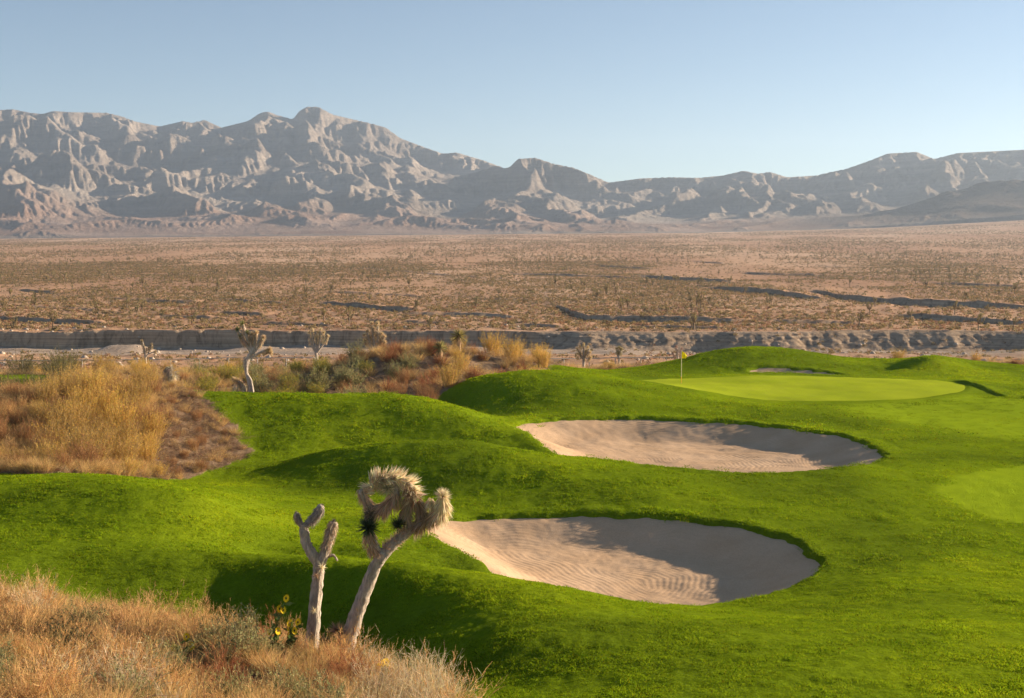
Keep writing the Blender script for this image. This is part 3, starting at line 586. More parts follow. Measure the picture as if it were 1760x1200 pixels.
def mat_blade():
    m, n, b = newmat('grass_blade', 0.85, 0.0); p = pos(n)
    c = ramp(n, noise(n, 0.16, 3, 0.5, p, 0.6), [(0.3, (0.180, 0.260, 0.012)), (0.55, (0.285, 0.400, 0.012)), (0.75, (0.42, 0.52, 0.014))])
    c = mix(n, 0.8, c, ramp(n, noise(n, 1.7, 4, 0.6, p), [(0.35, (0.70, 0.76, 0.7)), (0.65, (1.25, 1.18, 1.1))]), 'MULTIPLY')
    c = mix(n, 1.0, c, attr(n, 'col').outputs['Color'], 'MULTIPLY')
    n.links.new(c, b.inputs['Base Color']); tr = N(n, 'ShaderNodeBsdfTranslucent'); n.links.new(c, tr.inputs[0])
    ms = N(n, 'ShaderNodeMixShader'); ms.inputs[0].default_value = 0.45; n.links.new(b.outputs[0], ms.inputs[1]); n.links.new(tr.outputs[0], ms.inputs[2])
    n.links.new(ms.outputs[0], n.nodes['Material Output'].inputs[0]); return m
M_BLADE = mat_blade()

# scattering of uncountable stuff: a point cloud whose points carry plant meshes
def euler_from(nrm, yaw):
    """Euler XYZ that turns +Z to nrm after a yaw about Z"""
    cy, sy = np.cos(yaw), np.sin(yaw); xh = np.stack([cy, sy, 0*cy], 1); zc_ = unit(nrm); yc_ = unit(np.cross(zc_, xh)); xc_ = np.cross(yc_, zc_)
    # columns of R are xc, yc, zc
    return np.stack([np.arctan2(yc_[:, 2], zc_[:, 2]), np.arcsin(np.clip(-xc_[:, 2], -1, 1)), np.arctan2(xc_[:, 1], xc_[:, 0])], 1)
def scatter(name, pts, temps, label, scl=None, nrm=None, idx=None, seed=1):
    r = np.random.default_rng(seed); n_ = len(pts)
    if nrm is None: nrm = np.tile([0., 0., 1.], (n_, 1))
    rot = euler_from(nrm, r.random(n_)*2*np.pi); scl = np.ones(n_) if scl is None else scl
    idx = r.integers(0, len(temps), n_) if idx is None else idx
    me = bpy.data.meshes.new(name); me.vertices.add(n_); me.vertices.foreach_set('co', np.asarray(pts, np.float32).ravel())
    a = me.attributes.new('rot', 'FLOAT_VECTOR', 'POINT'); a.data.foreach_set('vector', rot.astype(np.float32).ravel())
    a = me.attributes.new('scl', 'FLOAT', 'POINT'); a.data.foreach_set('value', np.asarray(scl, np.float32))
    a = me.attributes.new('idx', 'INT', 'POINT'); a.data.foreach_set('value', np.asarray(idx, np.int32)); me.update()
    ng = bpy.data.node_groups.new(name, 'GeometryNodeTree'); ng.interface.new_socket('Geometry', in_out='INPUT', socket_type='NodeSocketGeometry'); ng.interface.new_socket('Geometry', in_out='OUTPUT', socket_type='NodeSocketGeometry')
    gi = ng.nodes.new('NodeGroupInput'); go = ng.nodes.new('NodeGroupOutput'); jn = ng.nodes.new('GeometryNodeJoinGeometry')
    def named(nm, ty): q = ng.nodes.new('GeometryNodeInputNamedAttribute'); q.data_type = ty; q.inputs['Name'].default_value = nm; return q.outputs['Attribute']
    for k, tm in enumerate(temps):
        ob = bpy.data.objects.new(name+'_source', tm); oi = ng.nodes.new('GeometryNodeObjectInfo'); oi.inputs['Object'].default_value = ob
        cmp_ = ng.nodes.new('FunctionNodeCompare'); cmp_.data_type = 'INT'; cmp_.operation = 'EQUAL'; ng.links.new(named('idx', 'INT'), cmp_.inputs[2]); cmp_.inputs[3].default_value = k
        io = ng.nodes.new('GeometryNodeInstanceOnPoints'); ng.links.new(gi.outputs[0], io.inputs['Points']); ng.links.new(cmp_.outputs[0], io.inputs['Selection'])
        ng.links.new(oi.outputs['Geometry'], io.inputs['Instance']); ng.links.new(named('rot', 'FLOAT_VECTOR'), io.inputs['Rotation']); ng.links.new(named('scl', 'FLOAT'), io.inputs['Scale'])
        ng.links.new(io.outputs[0], jn.inputs[0])
    ng.links.new(jn.outputs[0], go.inputs[0]); o = link(name, me); md = o.modifiers.new('scatter', 'NODES'); md.node_group = ng
    return tag(o, label, None, None, 'stuff')
def gnorm(x, Y, e=0.15): return unit(np.stack([gz(x-e, Y)-gz(x+e, Y), gz(x, Y-e)-gz(x, Y+e), np.full(len(x), 2*e)], 1))

# --- mown rough
TN = [turf_tuft(10+i, 125, 0.19, 0.058, 0.0105).mesh('turf_tuft', M_BLADE) for i in range(4)]
TM = [turf_tuft(20+i, 125, 0.32, 0.062, 0.018).mesh('turf_tuft', M_BLADE) for i in range(4)]
TF = [turf_tuft(30+i, 120, 0.55, 0.068, 0.034).mesh('turf_tuft', M_BLADE) for i in range(3)]
def turf_pts(y0, y1, sp, seed, um=0.47):
    r = np.random.default_rng(seed); Yg = np.arange(y0, y1, sp); pts = []
    for y in Yg: xg = np.arange(-um*y, um*y, sp); pts.append(np.stack([xg, np.full(len(xg), y)], 1))
    p = np.concatenate(pts)+r.uniform(-0.45*sp, 0.45*sp, (sum(map(len, pts)), 2)); x, Y = p.T
    m = ~brush_w(x, Y); m &= sdf(G, x, Y, 3) < 0.0
    for B, d, wd, Bs in BUNK: m &= sdf(B, x, Y, 3) < 0.06
    x, Y = x[m], Y[m]; s = np.ones(len(x)); s[inside(FW, x, Y)] = 0.0; s[sdf(FW2, x, Y, 3) > 0] = 0.45; s[inside(G1, x, Y)] = 0.5
    gd = sdf(G, x, Y, 3); s[(gd > -1.1)] *= 0.55
    k = s > 0.05; x, Y, s = x[k], Y[k], s[k]
    # leave out turf on slopes that no viewpoint near the camera can see
    s = s*(0.85+0.75*np.clip(fbm(x*0.8, Y*0.8, 3, 3.0), -0.75, 0.8)); k = s > 0.3; x, Y, s = x[k], Y[k], s[k]
    return x, Y, s
for nm, y0, y1, sp, T_, sd_ in (('turf_grass', 17.5, 34, 0.24, TN, 1), ('turf_grass', 34, 60, 0.40, TM, 2), ('turf_grass', 60, 116, 0.68, TF, 3)):
    x, Y, s = turf_pts(y0, y1, sp, sd_); scatter(nm, np.stack([x, Y, gz(x, Y)], 1), T_, 'short green turf grass on the mounds', s, gnorm(x, Y), seed=sd_)

# --- templates of the dry plants
K = {}
K['tumble'] = [tumble(40+i).mesh('fine_dry_bush') for i in range(3)]
K['russet'] = [tumble(50+i, 130, 9, 0.5, 0.8, (0.24, 0.11, 0.05), (0.34, 0.14, 0.065), 0.006, 0.022).mesh('russet_bush') for i in range(2)]
K['pale'] = [tumble(55+i, 150, 9, 0.5, 1.0, (0.44, 0.36, 0.22), (0.62, 0.52, 0.34), 0.0055, 0.018).mesh('pale_bush') for i in range(2)]
K['sage'] = [tumble(60+i, 120, 8, 0.5, 0.85, (0.24, 0.19, 0.11), (0.28, 0.27, 0.125), 0.007, 0.040, 0.1, 5).mesh('sagebrush') for i in range(2)]
K['broom'] = [broom(70+i).mesh('rabbitbrush') for i in range(3)]
K['golden'] = [broom(75+i, 170, 1.2, 0.35, (0.54, 0.36, 0.12), (0.74, 0.46, 0.09), (0.55, 0.45, 0.05), 0.009, 6).mesh('golden_weed') for i in range(3)]
K['bloom'] = [broom(80+i, 150, 0.9, 0.4, (0.22, 0.22, 0.07), (0.58, 0.44, 0.04), (0.22, 0.26, 0.06), 0.008, 9).mesh('yellow_bush') for i in range(2)]
K['brown'] = [broom(85+i, 140, 1.1, 0.4, (0.34, 0.19, 0.09), (0.42, 0.22, 0.09), (0.26, 0.13, 0.06), 0.009, 7).mesh('brown_weed') for i in range(2)]
K['creosote'] = [broom(90+i, 80, 1.7, 0.45, (0.16, 0.13, 0.08), (0.17, 0.19, 0.04), (0.34, 0.34, 0.06), 0.012, 20, 0.7).mesh('creosote_bush') for i in range(2)]
K['grass'] = [clump(95+i, 170, 0.7, 0.17).mesh('dry_grass_clump') for i in range(3)]
K['litter'] = [litter(100+i).mesh('dead_stems') for i in range(3)]
K['mini'] = [tumble(105+i, 36, 6, 0.28, 0.8, (0.36, 0.24, 0.13), (0.52, 0.38, 0.21), 0.007, 0.022, 0.1, 2).mesh('low_scrub') for i in range(2)]

def poisson(polyfn, xr, yr, dmin, tries, seed, dens=None):
    r = np.random.default_rng(seed); out = []
    x = r.uniform(*xr, tries); y = r.uniform(*yr, tries); m = polyfn(x, y)
    for a, b_ in zip(x[m], y[m]):
        d = dmin if dens is None else dmin*dens(a, b_)
        if all((a-p)**2+(b_-q)**2 > d*d for p, q in out): out.append((a, b_))
    return out
def zone(px, Y, cols, rows):
    a = [w_ for q, w_ in cols if px < q][0]; b_ = [w_ for q, w_ in rows if Y < q][0]; return (b_+' '+a).strip()
ZN = ([(110, 'at the far left edge'), (260, 'left of the leftmost sunflower'), (420, 'beside the leftmost sunflower'), (530, 'left of the dead snag'), (640, 'below the two near Joshua trees'), (9999, 'right of the leaning Joshua tree')], [(15.2, 'at the bottom edge'), (18.2, 'halfway up'), (99, 'along the turf edge')])
ZL = ([(60, 'at the left picture edge'), (160, 'on its left half'), (260, 'on its right half'), (9999, 'toward the big green mound')], [(48, 'in the front row'), (56, 'in the middle'), (64, 'near the top'), (99, 'behind the top')])
ZF = ([(200, 'at the far left'), (420, 'left of the tallest mid-distance tree'), (560, 'below the vase-shaped tree'), (700, 'below the bushy-crowned tree'), (800, 'below the yuccas'), (950, 'right of the yuccas'), (1180, 'left of the flag'), (1450, 'right of the flag'), (9999, 'at the far right')], [(88, 'closest to the turf'), (104, 'halfway to the fence'), (199, 'near the wire fence')])
ZD = ([(350, 'far left'), (700, 'left of centre'), (1050, 'in the centre'), (1400, 'right of centre'), (9999, 'far right')], [(300, 'in the wash,'), (345, 'just above the wash bank,'), (400, 'a little beyond the bank,'), (999, 'well beyond the bank,')])
def put(kind, name, label, cat, group, x, Y, s, z=None, i=None, sz=None):
    ms = K[kind]; me = ms[random.randrange(len(ms)) if i is None else i]; o = link(name, me)
    zz = float(gz(np.array([x]), np.array([Y]))[0]) if z is None else z
    o.location = (x, Y, zz-0.03); o.rotation_euler = (random.uniform(-.08, .08), random.uniform(-.08, .08), random.uniform(0, 6.28)); o.scale = (s, s, (sz or s)*random.uniform(0.9, 1.1))
    px_ = x/Y*F+880; Z_ = ZN if Y < 30 else (ZL if 'left brush mound' in label else ZF)
    for a_ in (' on the near bank', ' on the left brush mound', ' on the flat beyond the course', ' beyond the big grass mound', ' on the middle knoll', ' of the middle knoll'): label = label.replace(a_, '')
    for a_ in (' below the two bare Joshua trees', ' among the tan scrub', ' among tan scrub', ' at the right end of the near bank', ' at the left of the near bank', ' at the edge of the near bank', ' behind the grass mounds at the far right', ' behind the small green patch at the left'): label = label.replace(a_, '')
    label = label.replace(' on the sunny side', ', sunlit,').replace(' on the shaded side', ', shaded,')
    big = 'large' if s > {'tumble': .75, 'pale': .75, 'russet': .8, 'sage': .8}.get(kind, 1.0) else 'small'
    full = label+' '+zone(px_, Y, *Z_)
    return tag(o, big+' '+full if len(full.split()) < 16 else ' '.join(full.split()[:16]), cat, group)
# --- brush on the near bank (bottom left of the photo)
def vis(um): return lambda x, y: np.abs(x) < um*y
NB = poisson(lambda x, y: brush_w(x, y) & vis(0.44)(x, y), (-11, 4), (11, 22.5), 0.52, 9000, 5, lambda a, b_: 1.0 if b_ < 19 else 1.15)
INFO = {'tumble': ('dry_bush', 'sandy tan fine-twigged dry bush on the near bank below the two bare Joshua trees', 'bush', 'tan dry bushes on the near bank'),
        'russet': ('dry_bush', 'rust-red dry bush among the tan scrub on the near bank', 'bush', 'rust-red bushes on the near bank'),
        'pale': ('dry_bush', 'pale straw wispy bush at the right end of the near bank', 'bush', 'pale wispy bushes on the near bank'),
        'sage': ('sagebrush', 'grey-green sagebrush among tan scrub on the near bank', 'bush', 'grey-green sagebrushes on the near bank'),
        'brown': ('dry_weed', 'low brown stalky weed at the edge of the near bank', 'weed', 'brown weeds on the near bank')}
for x, Y in NB:
    if 13.4 < Y < 15.5 and (280 < x/Y*F+880 < 355 or 450 < x/Y*F+880 < 525): continue
    px = x/Y*F+880; r_ = random.random(); edge = Y > 18.6-0.0*px
    if px > 600: k = 'pale' if r_ < 0.6 else 'tumble'
    elif 330 < px < 620 and Y < 16.5: k = 'russet' if r_ < 0.45 else ('tumble' if r_ < 0.8 else 'sage')
    elif edge: k = 'brown' if r_ < 0.3 else ('russet' if r_ < 0.42 else 'tumble')
    else: k = 'tumble' if r_ < 0.72 else ('pale' if r_ < 0.82 else ('russet' if r_ < 0.9 else 'sage'))
    s = random.uniform(0.55, 0.85)*(0.55 if edge else 1.0)
    if k == 'brown': s *= 0.5
    nm, lb, ct, gp = INFO[k]
    if k == 'pale' and px <= 600: lb = 'pale straw wispy bush among tan scrub at the left of the near bank'; gp = 'pale bushes in the left scrub of the near bank'
    put(k, nm, lb, ct, gp, x, Y, s)
def stuffpts(fn, xr, yr, n_, seed): r = np.random.default_rng(seed); x = r.uniform(*xr, n_); y = r.uniform(*yr, n_); m = fn(x, y); return x[m], y[m]
x, Y = stuffpts(lambda x, y: brush_w(x, y) & vis(0.5)(x, y), (-12, 5), (10, 23), 7000, 11)
r = np.random.default_rng(2); scatter('dry_grass', np.stack([x, Y, gz(x, Y)], 1), K['grass']+K['litter']+K['mini'], 'dry grass, dead stems and low scrub covering the near bank', r.uniform(0.28, 0.6, len(x)), seed=4)
# --- brush mound at the left
pL = poisson(lambda x, y: inside(BR2, x, y) & vis(0.45)(x, y), (-33, -10), (42, 72), 1.0, 9000, 6, lambda a, b_: 1.0+0.35*(b_ > 60))
for x, Y in pL:
    px = x/Y*F+880; sd1 = sdf(BR2, [x], [Y], 9)[0]; r_ = random.random()
    right = px > 270+ (Y-50)*1.2
    if right: k, s = ('brown', random.uniform(0.3, 0.55)) if r_ < 0.75 else ('grassI', random.uniform(0.4, 0.7))
    elif sd1 < 1.0: k, s = ('grassI', random.uniform(0.6, 1.0)) if r_ < 0.55 else ('golden', random.uniform(0.45, 0.7))
    elif px < 70: k, s = (('brown', 0.75) if r_ < 0.5 else (('broom', 0.7) if r_ < 0.8 else ('tumbleL', 1.0)))
    else: k, s = (('golden', random.uniform(0.75, 1.35)) if r_ < 0.5 else (('broom', random.uniform(0.9, 1.3)) if r_ < 0.84 else ('brown', random.uniform(0.8, 1.3))))
    if k == 'grassI': put('grass', 'grass_clump', 'small tuft of dry straw grass on the left brush mound', 'grass clump', 'dry grass tufts on the left brush mound', x, Y, s*1.2)
    elif k == 'golden': put(k, 'golden_weed', 'tall golden weed with dry seed stalks on the left brush mound', 'weed', 'golden weeds on the left brush mound', x, Y, s)
    elif k == 'broom': put(k, 'rabbitbrush', 'upright olive-brown rabbitbrush on the left brush mound', 'bush', 'rabbitbrushes on the left brush mound', x, Y, s)
    elif k == 'brown': put(k, 'dry_weed', 'dark brown stalky weed on the left brush mound', 'weed', 'brown weeds on the left brush mound', x, Y, s)
    else: put('tumble', 'dry_bush', 'rounded tan twiggy bush on the left brush mound', 'bush', 'tan rounded bushes on the left brush mound', x, Y, s)
x, Y = stuffpts(lambda x, y: inside(BR2, x, y) & vis(0.47)(x, y), (-34, -9), (41, 72), 9000, 12)
r = np.random.default_rng(3); rt = x/Y*F+880 > 262; ix = np.where(rt, r.choice([3, 4, 5, 3, 4, 5, 0, 6, 7], len(x)), r.integers(0, 8, len(x))); scatter('dry_grass', np.stack([x, Y, gz(x, Y)], 1), K['grass']+K['litter']+K['mini'], 'dry straw grass and dead stems covering the left brush mound', r.uniform(0.5, 1.1, len(x))*np.where(rt, 0.75, 1), idx=ix, seed=5)
# --- brush beyond the course: knoll and flats
def b3(x, y): return inside(BR3, x, y) & ~inside(G1, x, y) & ~inside(G2, x, y) & vis(0.43)(x, y) & (y < 134)
pF = poisson(b3, (-58, 58), (72, 134), 1.75, 14000, 7, lambda a, b_: 1.0+0.9*(b_ > 112)+0.5*(b_ > 97))
for x, Y in pF:
    px = x/Y*F+880; r_ = random.random(); knoll = 640 < px < 960 and Y < 104
    if px > 1450 and Y > 108 and r_ < 0.5: put('golden', 'golden_weed', 'golden weed stalks behind the grass mounds at the far right', 'weed', 'golden weeds behind the right grass mounds', x, Y, random.uniform(0.6, 1.1))
    elif knoll and px > 760: 
        if r_ < 0.6: put('golden', 'golden_weed', 'bright golden weed on the sunny side of the middle knoll', 'weed', 'golden weeds on the middle knoll', x, Y, random.uniform(0.8, 1.5))
        else: put('russet', 'dry_bush', 'rust-pink dry bush on the sunny side of the middle knoll', 'bush', 'rust-pink bushes on the sunny side of the middle knoll', x, Y, random.uniform(0.9, 1.4))
    elif knoll:
        if r_ < 0.6: put('russet', 'dry_bush', 'rust-red bush on the shaded side of the middle knoll', 'bush', 'rust-red bushes on the shaded side of the middle knoll', x, Y, random.uniform(1.0, 1.8))
        elif r_ < 0.88: put('brown', 'dry_weed', 'dark brown stalky weed on the shaded side of the middle knoll', 'weed', 'brown weeds on the middle knoll', x, Y, random.uniform(0.8, 1.2))
        else: put('sage', 'sagebrush', 'grey-green sagebrush on the shaded side of the middle knoll', 'bush', 'sagebrushes on the middle knoll', x, Y, random.uniform(1.0, 1.8))
    elif 330 < px <= 640 and Y < 108:
        if r_ < 0.25: put('sage', 'sagebrush', 'rounded pale sage-green bush beyond the big grass mound', 'bush', 'sage-green bushes beyond the big grass mound', x, Y, random.uniform(1.3, 2.4))
        elif r_ < 0.6: put('bloom', 'rabbitbrush', 'yellow-green rabbitbrush beyond the big grass mound', 'bush', 'yellow-green rabbitbrushes beyond the big grass mound', x, Y, random.uniform(0.9, 1.4))
        else: put('russet', 'dry_bush', 'rust-brown bush beyond the big grass mound', 'bush', 'rust-brown bushes beyond the big grass mound', x, Y, random.uniform(0.9, 1.4))
    elif px < 120 and r_ < 0.55: put('creosote', 'creosote_bush', 'tall dark green creosote bush behind the small green patch at the left', 'bush', 'creosote bushes at the far left', x, Y, random.uniform(0.9, 1.3))
    else:
        k, nm, lb, gp = random.choice([('russet', 'dry_bush', 'low rust-brown bush on the flat beyond the course', 'rust-brown bushes on the flat beyond the course'), ('tumble', 'dry_bush', 'low tan bush on the flat beyond the course', 'tan bushes on the flat beyond the course'),
            ('broom', 'rabbitbrush', 'olive-brown rabbitbrush on the flat beyond the course', 'rabbitbrushes on the flat beyond the course'), ('golden', 'golden_weed', 'straw-coloured weed on the flat beyond the course', 'straw-coloured weeds on the flat beyond the course')])
        put(k, nm, lb, 'weed' if 'weed' in nm else 'bush', gp, x, Y, random.uniform(0.7, 1.3)*(0.75 if px > 950 else 1))
x, Y = stuffpts(b3, (-60, 60), (72, 134), 9000, 13)
r = np.random.default_rng(8); scatter('dry_grass', np.stack([x, Y, gz(x, Y)], 1), K['grass']+K['mini']+K['litter'], 'straw grass and low scrub covering the soil beyond the course', r.uniform(0.7, 1.5, len(x)), seed=6)
# ------------------------------------------------------------------ Joshua trees
def mat_bark():
    m, n, b = newmat('bark', 0.9, 0.1); p = N(n, 'ShaderNodeTexCoord').outputs['Object']
    c = mix(n, 0.6, attr(n, 'col').outputs['Color'], ramp(n, noise(n, 1, 5, 0.7, scaled(n, p, (26, 26, 4.5)), 0.6), [(0.38, (0.36, 0.33, 0.30)), (0.6, (1.2, 1.18, 1.12))]), 'MULTIPLY')
    n.links.new(c, b.inputs['Base Color']); bump(n, b, noise(n, 1, 5, 0.7, scaled(n, p, (34, 34, 5)), 0.6), 1.0, 0.06); return m
M_BARK = mat_bark()
GREY = (0.60, 0.52, 0.44); TAN = (0.82, 0.67, 0.44); BROWN = (0.62, 0.44, 0.29); GREEN = (0.075, 0.105, 0.055); YGREEN = (0.24, 0.24, 0.09)
def pxtree(name, label, cat, Y, base_px, wood, skirts, rosettes, seed=1, group=None, pxs=None):
    """a tree laid out from its outline in photo pixels at distance Y: x and height from the pixels, third number = depth in px"""
    s = Y/F if pxs is None else pxs; bx = xof(base_px[0], Y, base_px[1]); bz = float(gz(np.array([bx]), np.array([Y]))[0]) if Y < 138 else float(desert_z(np.array([bx]), np.array([float(Y)]))[0])
    z0 = zof(base_px[1], Y)
    def L(p): return np.array([(p[0]-base_px[0])*s, (p[2] if len(p) > 2 else 0)*s, (base_px[1]-p[1])*s+(z0-bz)])
    root = empty(name, (bx, Y, bz)); tag(root, label, cat, group)
    for k, (pts, rad) in enumerate(wood):
        b = PB(seed*31+k); P_ = [L(p) for p in pts]; R_ = [q*s*0.88 for q in rad]
        if k == 0: P_ = [P_[0]+np.array([0, 0, -(z0-bz)-0.15])]+P_; R_ = [R_[0]*1.15]+R_
        b.tube(P_, R_, GREY, 16, 0.075); link('trunk' if k == 0 else 'branch', b.mesh('bark', M_BARK, True), root)
    for k, sk in enumerate(skirts):
        pts, rad, ln, n_, c_, mode = sk; b = PB(seed*57+k); r = b.r; P_ = np.array([L(p) for p in pts]); m_ = len(P_)
        t = r.random(n_)*(m_-1); i = np.minimum(t.astype(int), m_-2); f = (t-i)[:, None]; Q = P_[i]*(1-f)+P_[i+1]*f; T_ = unit(P_[i+1]-P_[i])
        rd = unit(np.cross(T_, r.normal(size=(n_, 3)))); gdir = np.array([0, 0, -1.0])
        rr = np.interp(t, np.arange(m_), np.broadcast_to(rad, m_))*s
        if mode == 'droop': D = rd*0.85-T_*0.55+gdir*0.75
        elif mode == 'back': D = rd*0.68-T_*0.95+gdir*0.15
        else: D = rd*1.0+T_*0.5+np.array([0, 0, 0.15])
        D = unit(D+r.normal(size=(n_, 3))*0.16); P0 = Q+rd*rr[:, None]*0.8; Ln = ln*s*(0.55+0.6*r.random(n_)); cc = b.col(c_, n_, 0.25)
        b.blades(P0, D, Ln, np.full(n_, 0.10*ln*s), cc, 0.05); link('dead_leaf_skirt', b.mesh('shag', M_WOODY), root)
    for k, ro in enumerate(rosettes):
        p, dr, ln, n_, c_ = ro; b = PB(seed*91+k); r = b.r; d0 = unit(np.array([dr[0], dr[2] if len(dr) > 2 else -0.2, dr[1]]))
        D = unit(r.normal(size=(n_, 3))+d0*0.75); P0 = np.tile(L(p), (n_, 1))+D*ln*s*0.1
        b.blades(P0, D, ln*s*(0.75+0.35*r.random(n_)), np.full(n_, 0.10*ln*s), b.col(c_, n_, 0.22)); link('leaf_rosette', b.mesh('rosette', M_WOODY), root)
    return root
pxtree('joshua_tree', 'leaning bare-trunked Joshua tree with shaggy curled crown, right one of the near pair', 'tree', 16.0, (588, 1140),
  [([(588,1140),(600,1095),(615,1050),(632,1005),(648,965),(662,943)], [19,16,13.5,12.5,12,12.5]),
   ([(655,957),(672,934,2),(692,918,3),(710,903,4)], [11,10.5,9.5,8.5]),
   ([(706,906,3),(728,894,5),(746,886,6),(758,874,5),(764,852,2)], [8.5,7.5,6.5,5.5,5]),
   ([(657,950),(645,932,-4),(639,908,-6),(637,884,-5),(640,866,-3)], [11,10,8.5,8.5,8.5]),
   ([(640,868,-3),(631,850,-6),(625,832,-8)], [8.5,8,7]),
   ([(640,868,-3),(658,868,-4),(674,858,-5),(685,840,-3),(684,824,0),(668,816,-4),(652,820,-6)], [8.5,8,8,7.5,7,6,5]),
   ([(707,905,3),(700,884,2),(703,862,0),(714,842,0),(708,826,2),(692,816,3),(678,812,2)], [8.5,8,7.5,7.5,7,7,5]),
   ([(724,894,6),(728,874,9),(722,858,10)], [6,5.5,5])],
  [([(640,866,-3),(631,850,-6),(624,830,-8)], 8, 15, 330, BROWN, 'back'),
   ([(640,868,-3),(658,868,-4),(674,858,-5),(686,838,-3)], 9, 21, 760, BROWN, 'droop'),
   ([(650,838,-6),(642,822,-8),(660,812,-5),(684,814,0)], 7, 22, 640, TAN, 'out'),
   ([(680,812,2),(696,816,3),(710,828,1),(716,846,0)], 8, 21, 620, TAN, 'out'),
   ([(700,890,2),(702,866,0),(713,846,0),(706,830,0)], 8.5, 20, 760, (0.48,0.35,0.22), 'back'),
   ([(712,902,3),(730,893,5),(748,884,6),(760,870,5)], 8, 20, 560, (0.46,0.33,0.21), 'droop'),
   ([(728,884,8),(726,866,10),(720,854,10)], 6, 20, 420, (0.46,0.34,0.22), 'droop'),
   ([(758,878,5),(764,862,3),(765,846,1)], 7, 27, 620, TAN, 'back'),
   ([(742,862,9),(744,850,8)], 5, 18, 260, TAN, 'back'),
   ([(648,945,-2),(640,925,-6),(637,905,-6)], 10, 15, 420, BROWN, 'back'),
   ([(662,940,0),(684,922,3),(706,902,4)], 8, 13, 420, BROWN, 'out')],
  [((638,897,-16), (-0.2,0.5,-0.8), 23, 330, GREEN), ((688,893,-10), (0,0.6,-0.6), 17, 220, GREEN), ((671,829,-12), (-0.6,0.1,-0.8), 19, 240, (0.48,0.44,0.28)),
   ((640,872,-14), (0,-0.4,-1), 17, 160, (0.22,0.18,0.12)), ((765,846,0), (0.2,1.0,0), 17, 260, TAN), ((706,838,-8), (0,0,-1), 17, 220, (0.42,0.30,0.2)), ((660,818,-6), (-0.3,0.8,-0.5), 21, 260, (0.62,0.5,0.3)),
   ((583,1080,-12), (-0.8,0.3,-0.6), 20, 170, (0.36,0.25,0.15)), ((560,1098,-12), (-0.2,0.8,-0.5), 15, 120, (0.26,0.20,0.12))], 3)
pxtree('joshua_tree', 'dead grey Joshua tree snag with forked bare stubs, left one of the near pair', 'tree', 16.3, (533, 1135),
  [([(533,1135),(539,1080),(543,1030),(548,985),(551,964)], [13.5,12,11,10.5,11]),
   ([(551,968),(540,951,-3),(529,931,-4),(524,908,-3),(525,894,-2)], [9.5,10,9.5,9,8]),
   ([(524,900,-2),(517,888,-4),(512,874,-5)], [5,6,4.5]),
   ([(527,897,-2),(540,886,0),(549,875,2),(556,862,2)], [6.5,8,8.5,6.5]),
   ([(551,968),(562,940,3),(570,912,4),(576,892,4)], [9.5,8.5,9,7.5]),
   ([(558,957,2),(568,950,3),(576,949,3),(582,959,3)], [3.5,3,2.5,1.8])],
  [([(534,893,-1),(547,878,1),(556,864,2)], 7.5, 11, 520, (0.34,0.30,0.26), 'back'), ([(516,888,-4),(512,874,-5)], 5, 9, 240, (0.33,0.25,0.19), 'back'),
   ([(562,938,3),(570,912,4),(576,890,4)], 8, 12, 560, (0.50,0.38,0.26), 'back')],
  [((556,967,-10), (0.6,0.1,-0.8), 13, 46, TAN), ((546,982,-10), (-0.3,0,-1), 11, 44, (0.45,0.31,0.2)), ((542,1043,-10), (0,0,-1), 10, 36, TAN), ((576,890,4), (0.1,1,0), 6, 90, (0.12,0.10,0.09)), ((556,863,2), (0.1,1,0), 6, 90, (0.16,0.13,0.11)), ((512,874,-5), (0,1,0), 6, 60, (0.14,0.11,0.09))], 5)
# trees in the middle distance
TIPC = (0.66, 0.50, 0.30)
def tips(lst, ln, n_=110, c_=TIPC):
    sk = []; ro = []
    for (x0, y0, x1, y1, *g) in lst:
        cc = g[0] if g else c_; sk.append(([(x0, y0), ((x0+x1)/2, (y0+y1)/2), (x1, y1)], ln*0.38, ln*0.95, int(n_*1.3), tuple(v*0.8 for v in cc) if cc is not YGREEN else BROWN, 'back')); ro.append(((x1, y1), ((x1-x0)*0.15, 1.0), ln, n_, cc))
    return sk, ro
sk, ro = tips([(420,592,411,566,YGREEN),(424,590,419,556,YGREEN),(430,590,427,572,YGREEN),(432,592,434,575),(438,592,442,572),(446,596,454,580),(424,594,416,578,YGREEN),(452,608,464,600),(462,600,466,607),(412,660,404,652),(418,664,412,655)], 7.0, 150)
pxtree('joshua_tree', 'tallest mid-distance Joshua tree with green-topped crown, standing behind the big grass mound', 'tree', 80, (430, 684),
  [([(430,684),(429,660),(424,640),(424,622),(433,606),(437,598)], [3.6,3.2,3.2,4,4.5,4]), ([(434,606),(424,592),(411,568)], [3.5,3,2.5]), ([(436,600),(427,584),(419,558)], [3.5,3,2.5]), ([(437,600),(440,586),(442,574)], [3,2.5,2.2]),
   ([(436,608),(446,596),(454,582)], [3,2.6,2.2]), ([(434,614),(447,606),(462,600)], [2.2,2,1.8]), ([(424,640),(432,654),(436,684)], [2.5,2.6,2.8]), ([(418,684),(420,668),(410,655)], [3,3.5,3]), ([(433,606),(431,590),(434,577)], [3,2.5,2.2])],
  sk+[([(408,668),(416,672),(422,660)], 4, 9, 300, TAN, 'droop'), ([(424,626),(424,612)], 4, 8, 160, GREY, 'droop'), ([(402,676),(408,660)], 4, 8, 200, TAN, 'droop')], ro, 7)
sk, ro = tips([(534,594,532,572),(540,590,538,568),(546,592,545,578),(552,588,552,567),(556,590,557,572),(560,590,564,578),(548,586,547,571)], 5.2, 120, (0.72,0.58,0.36))
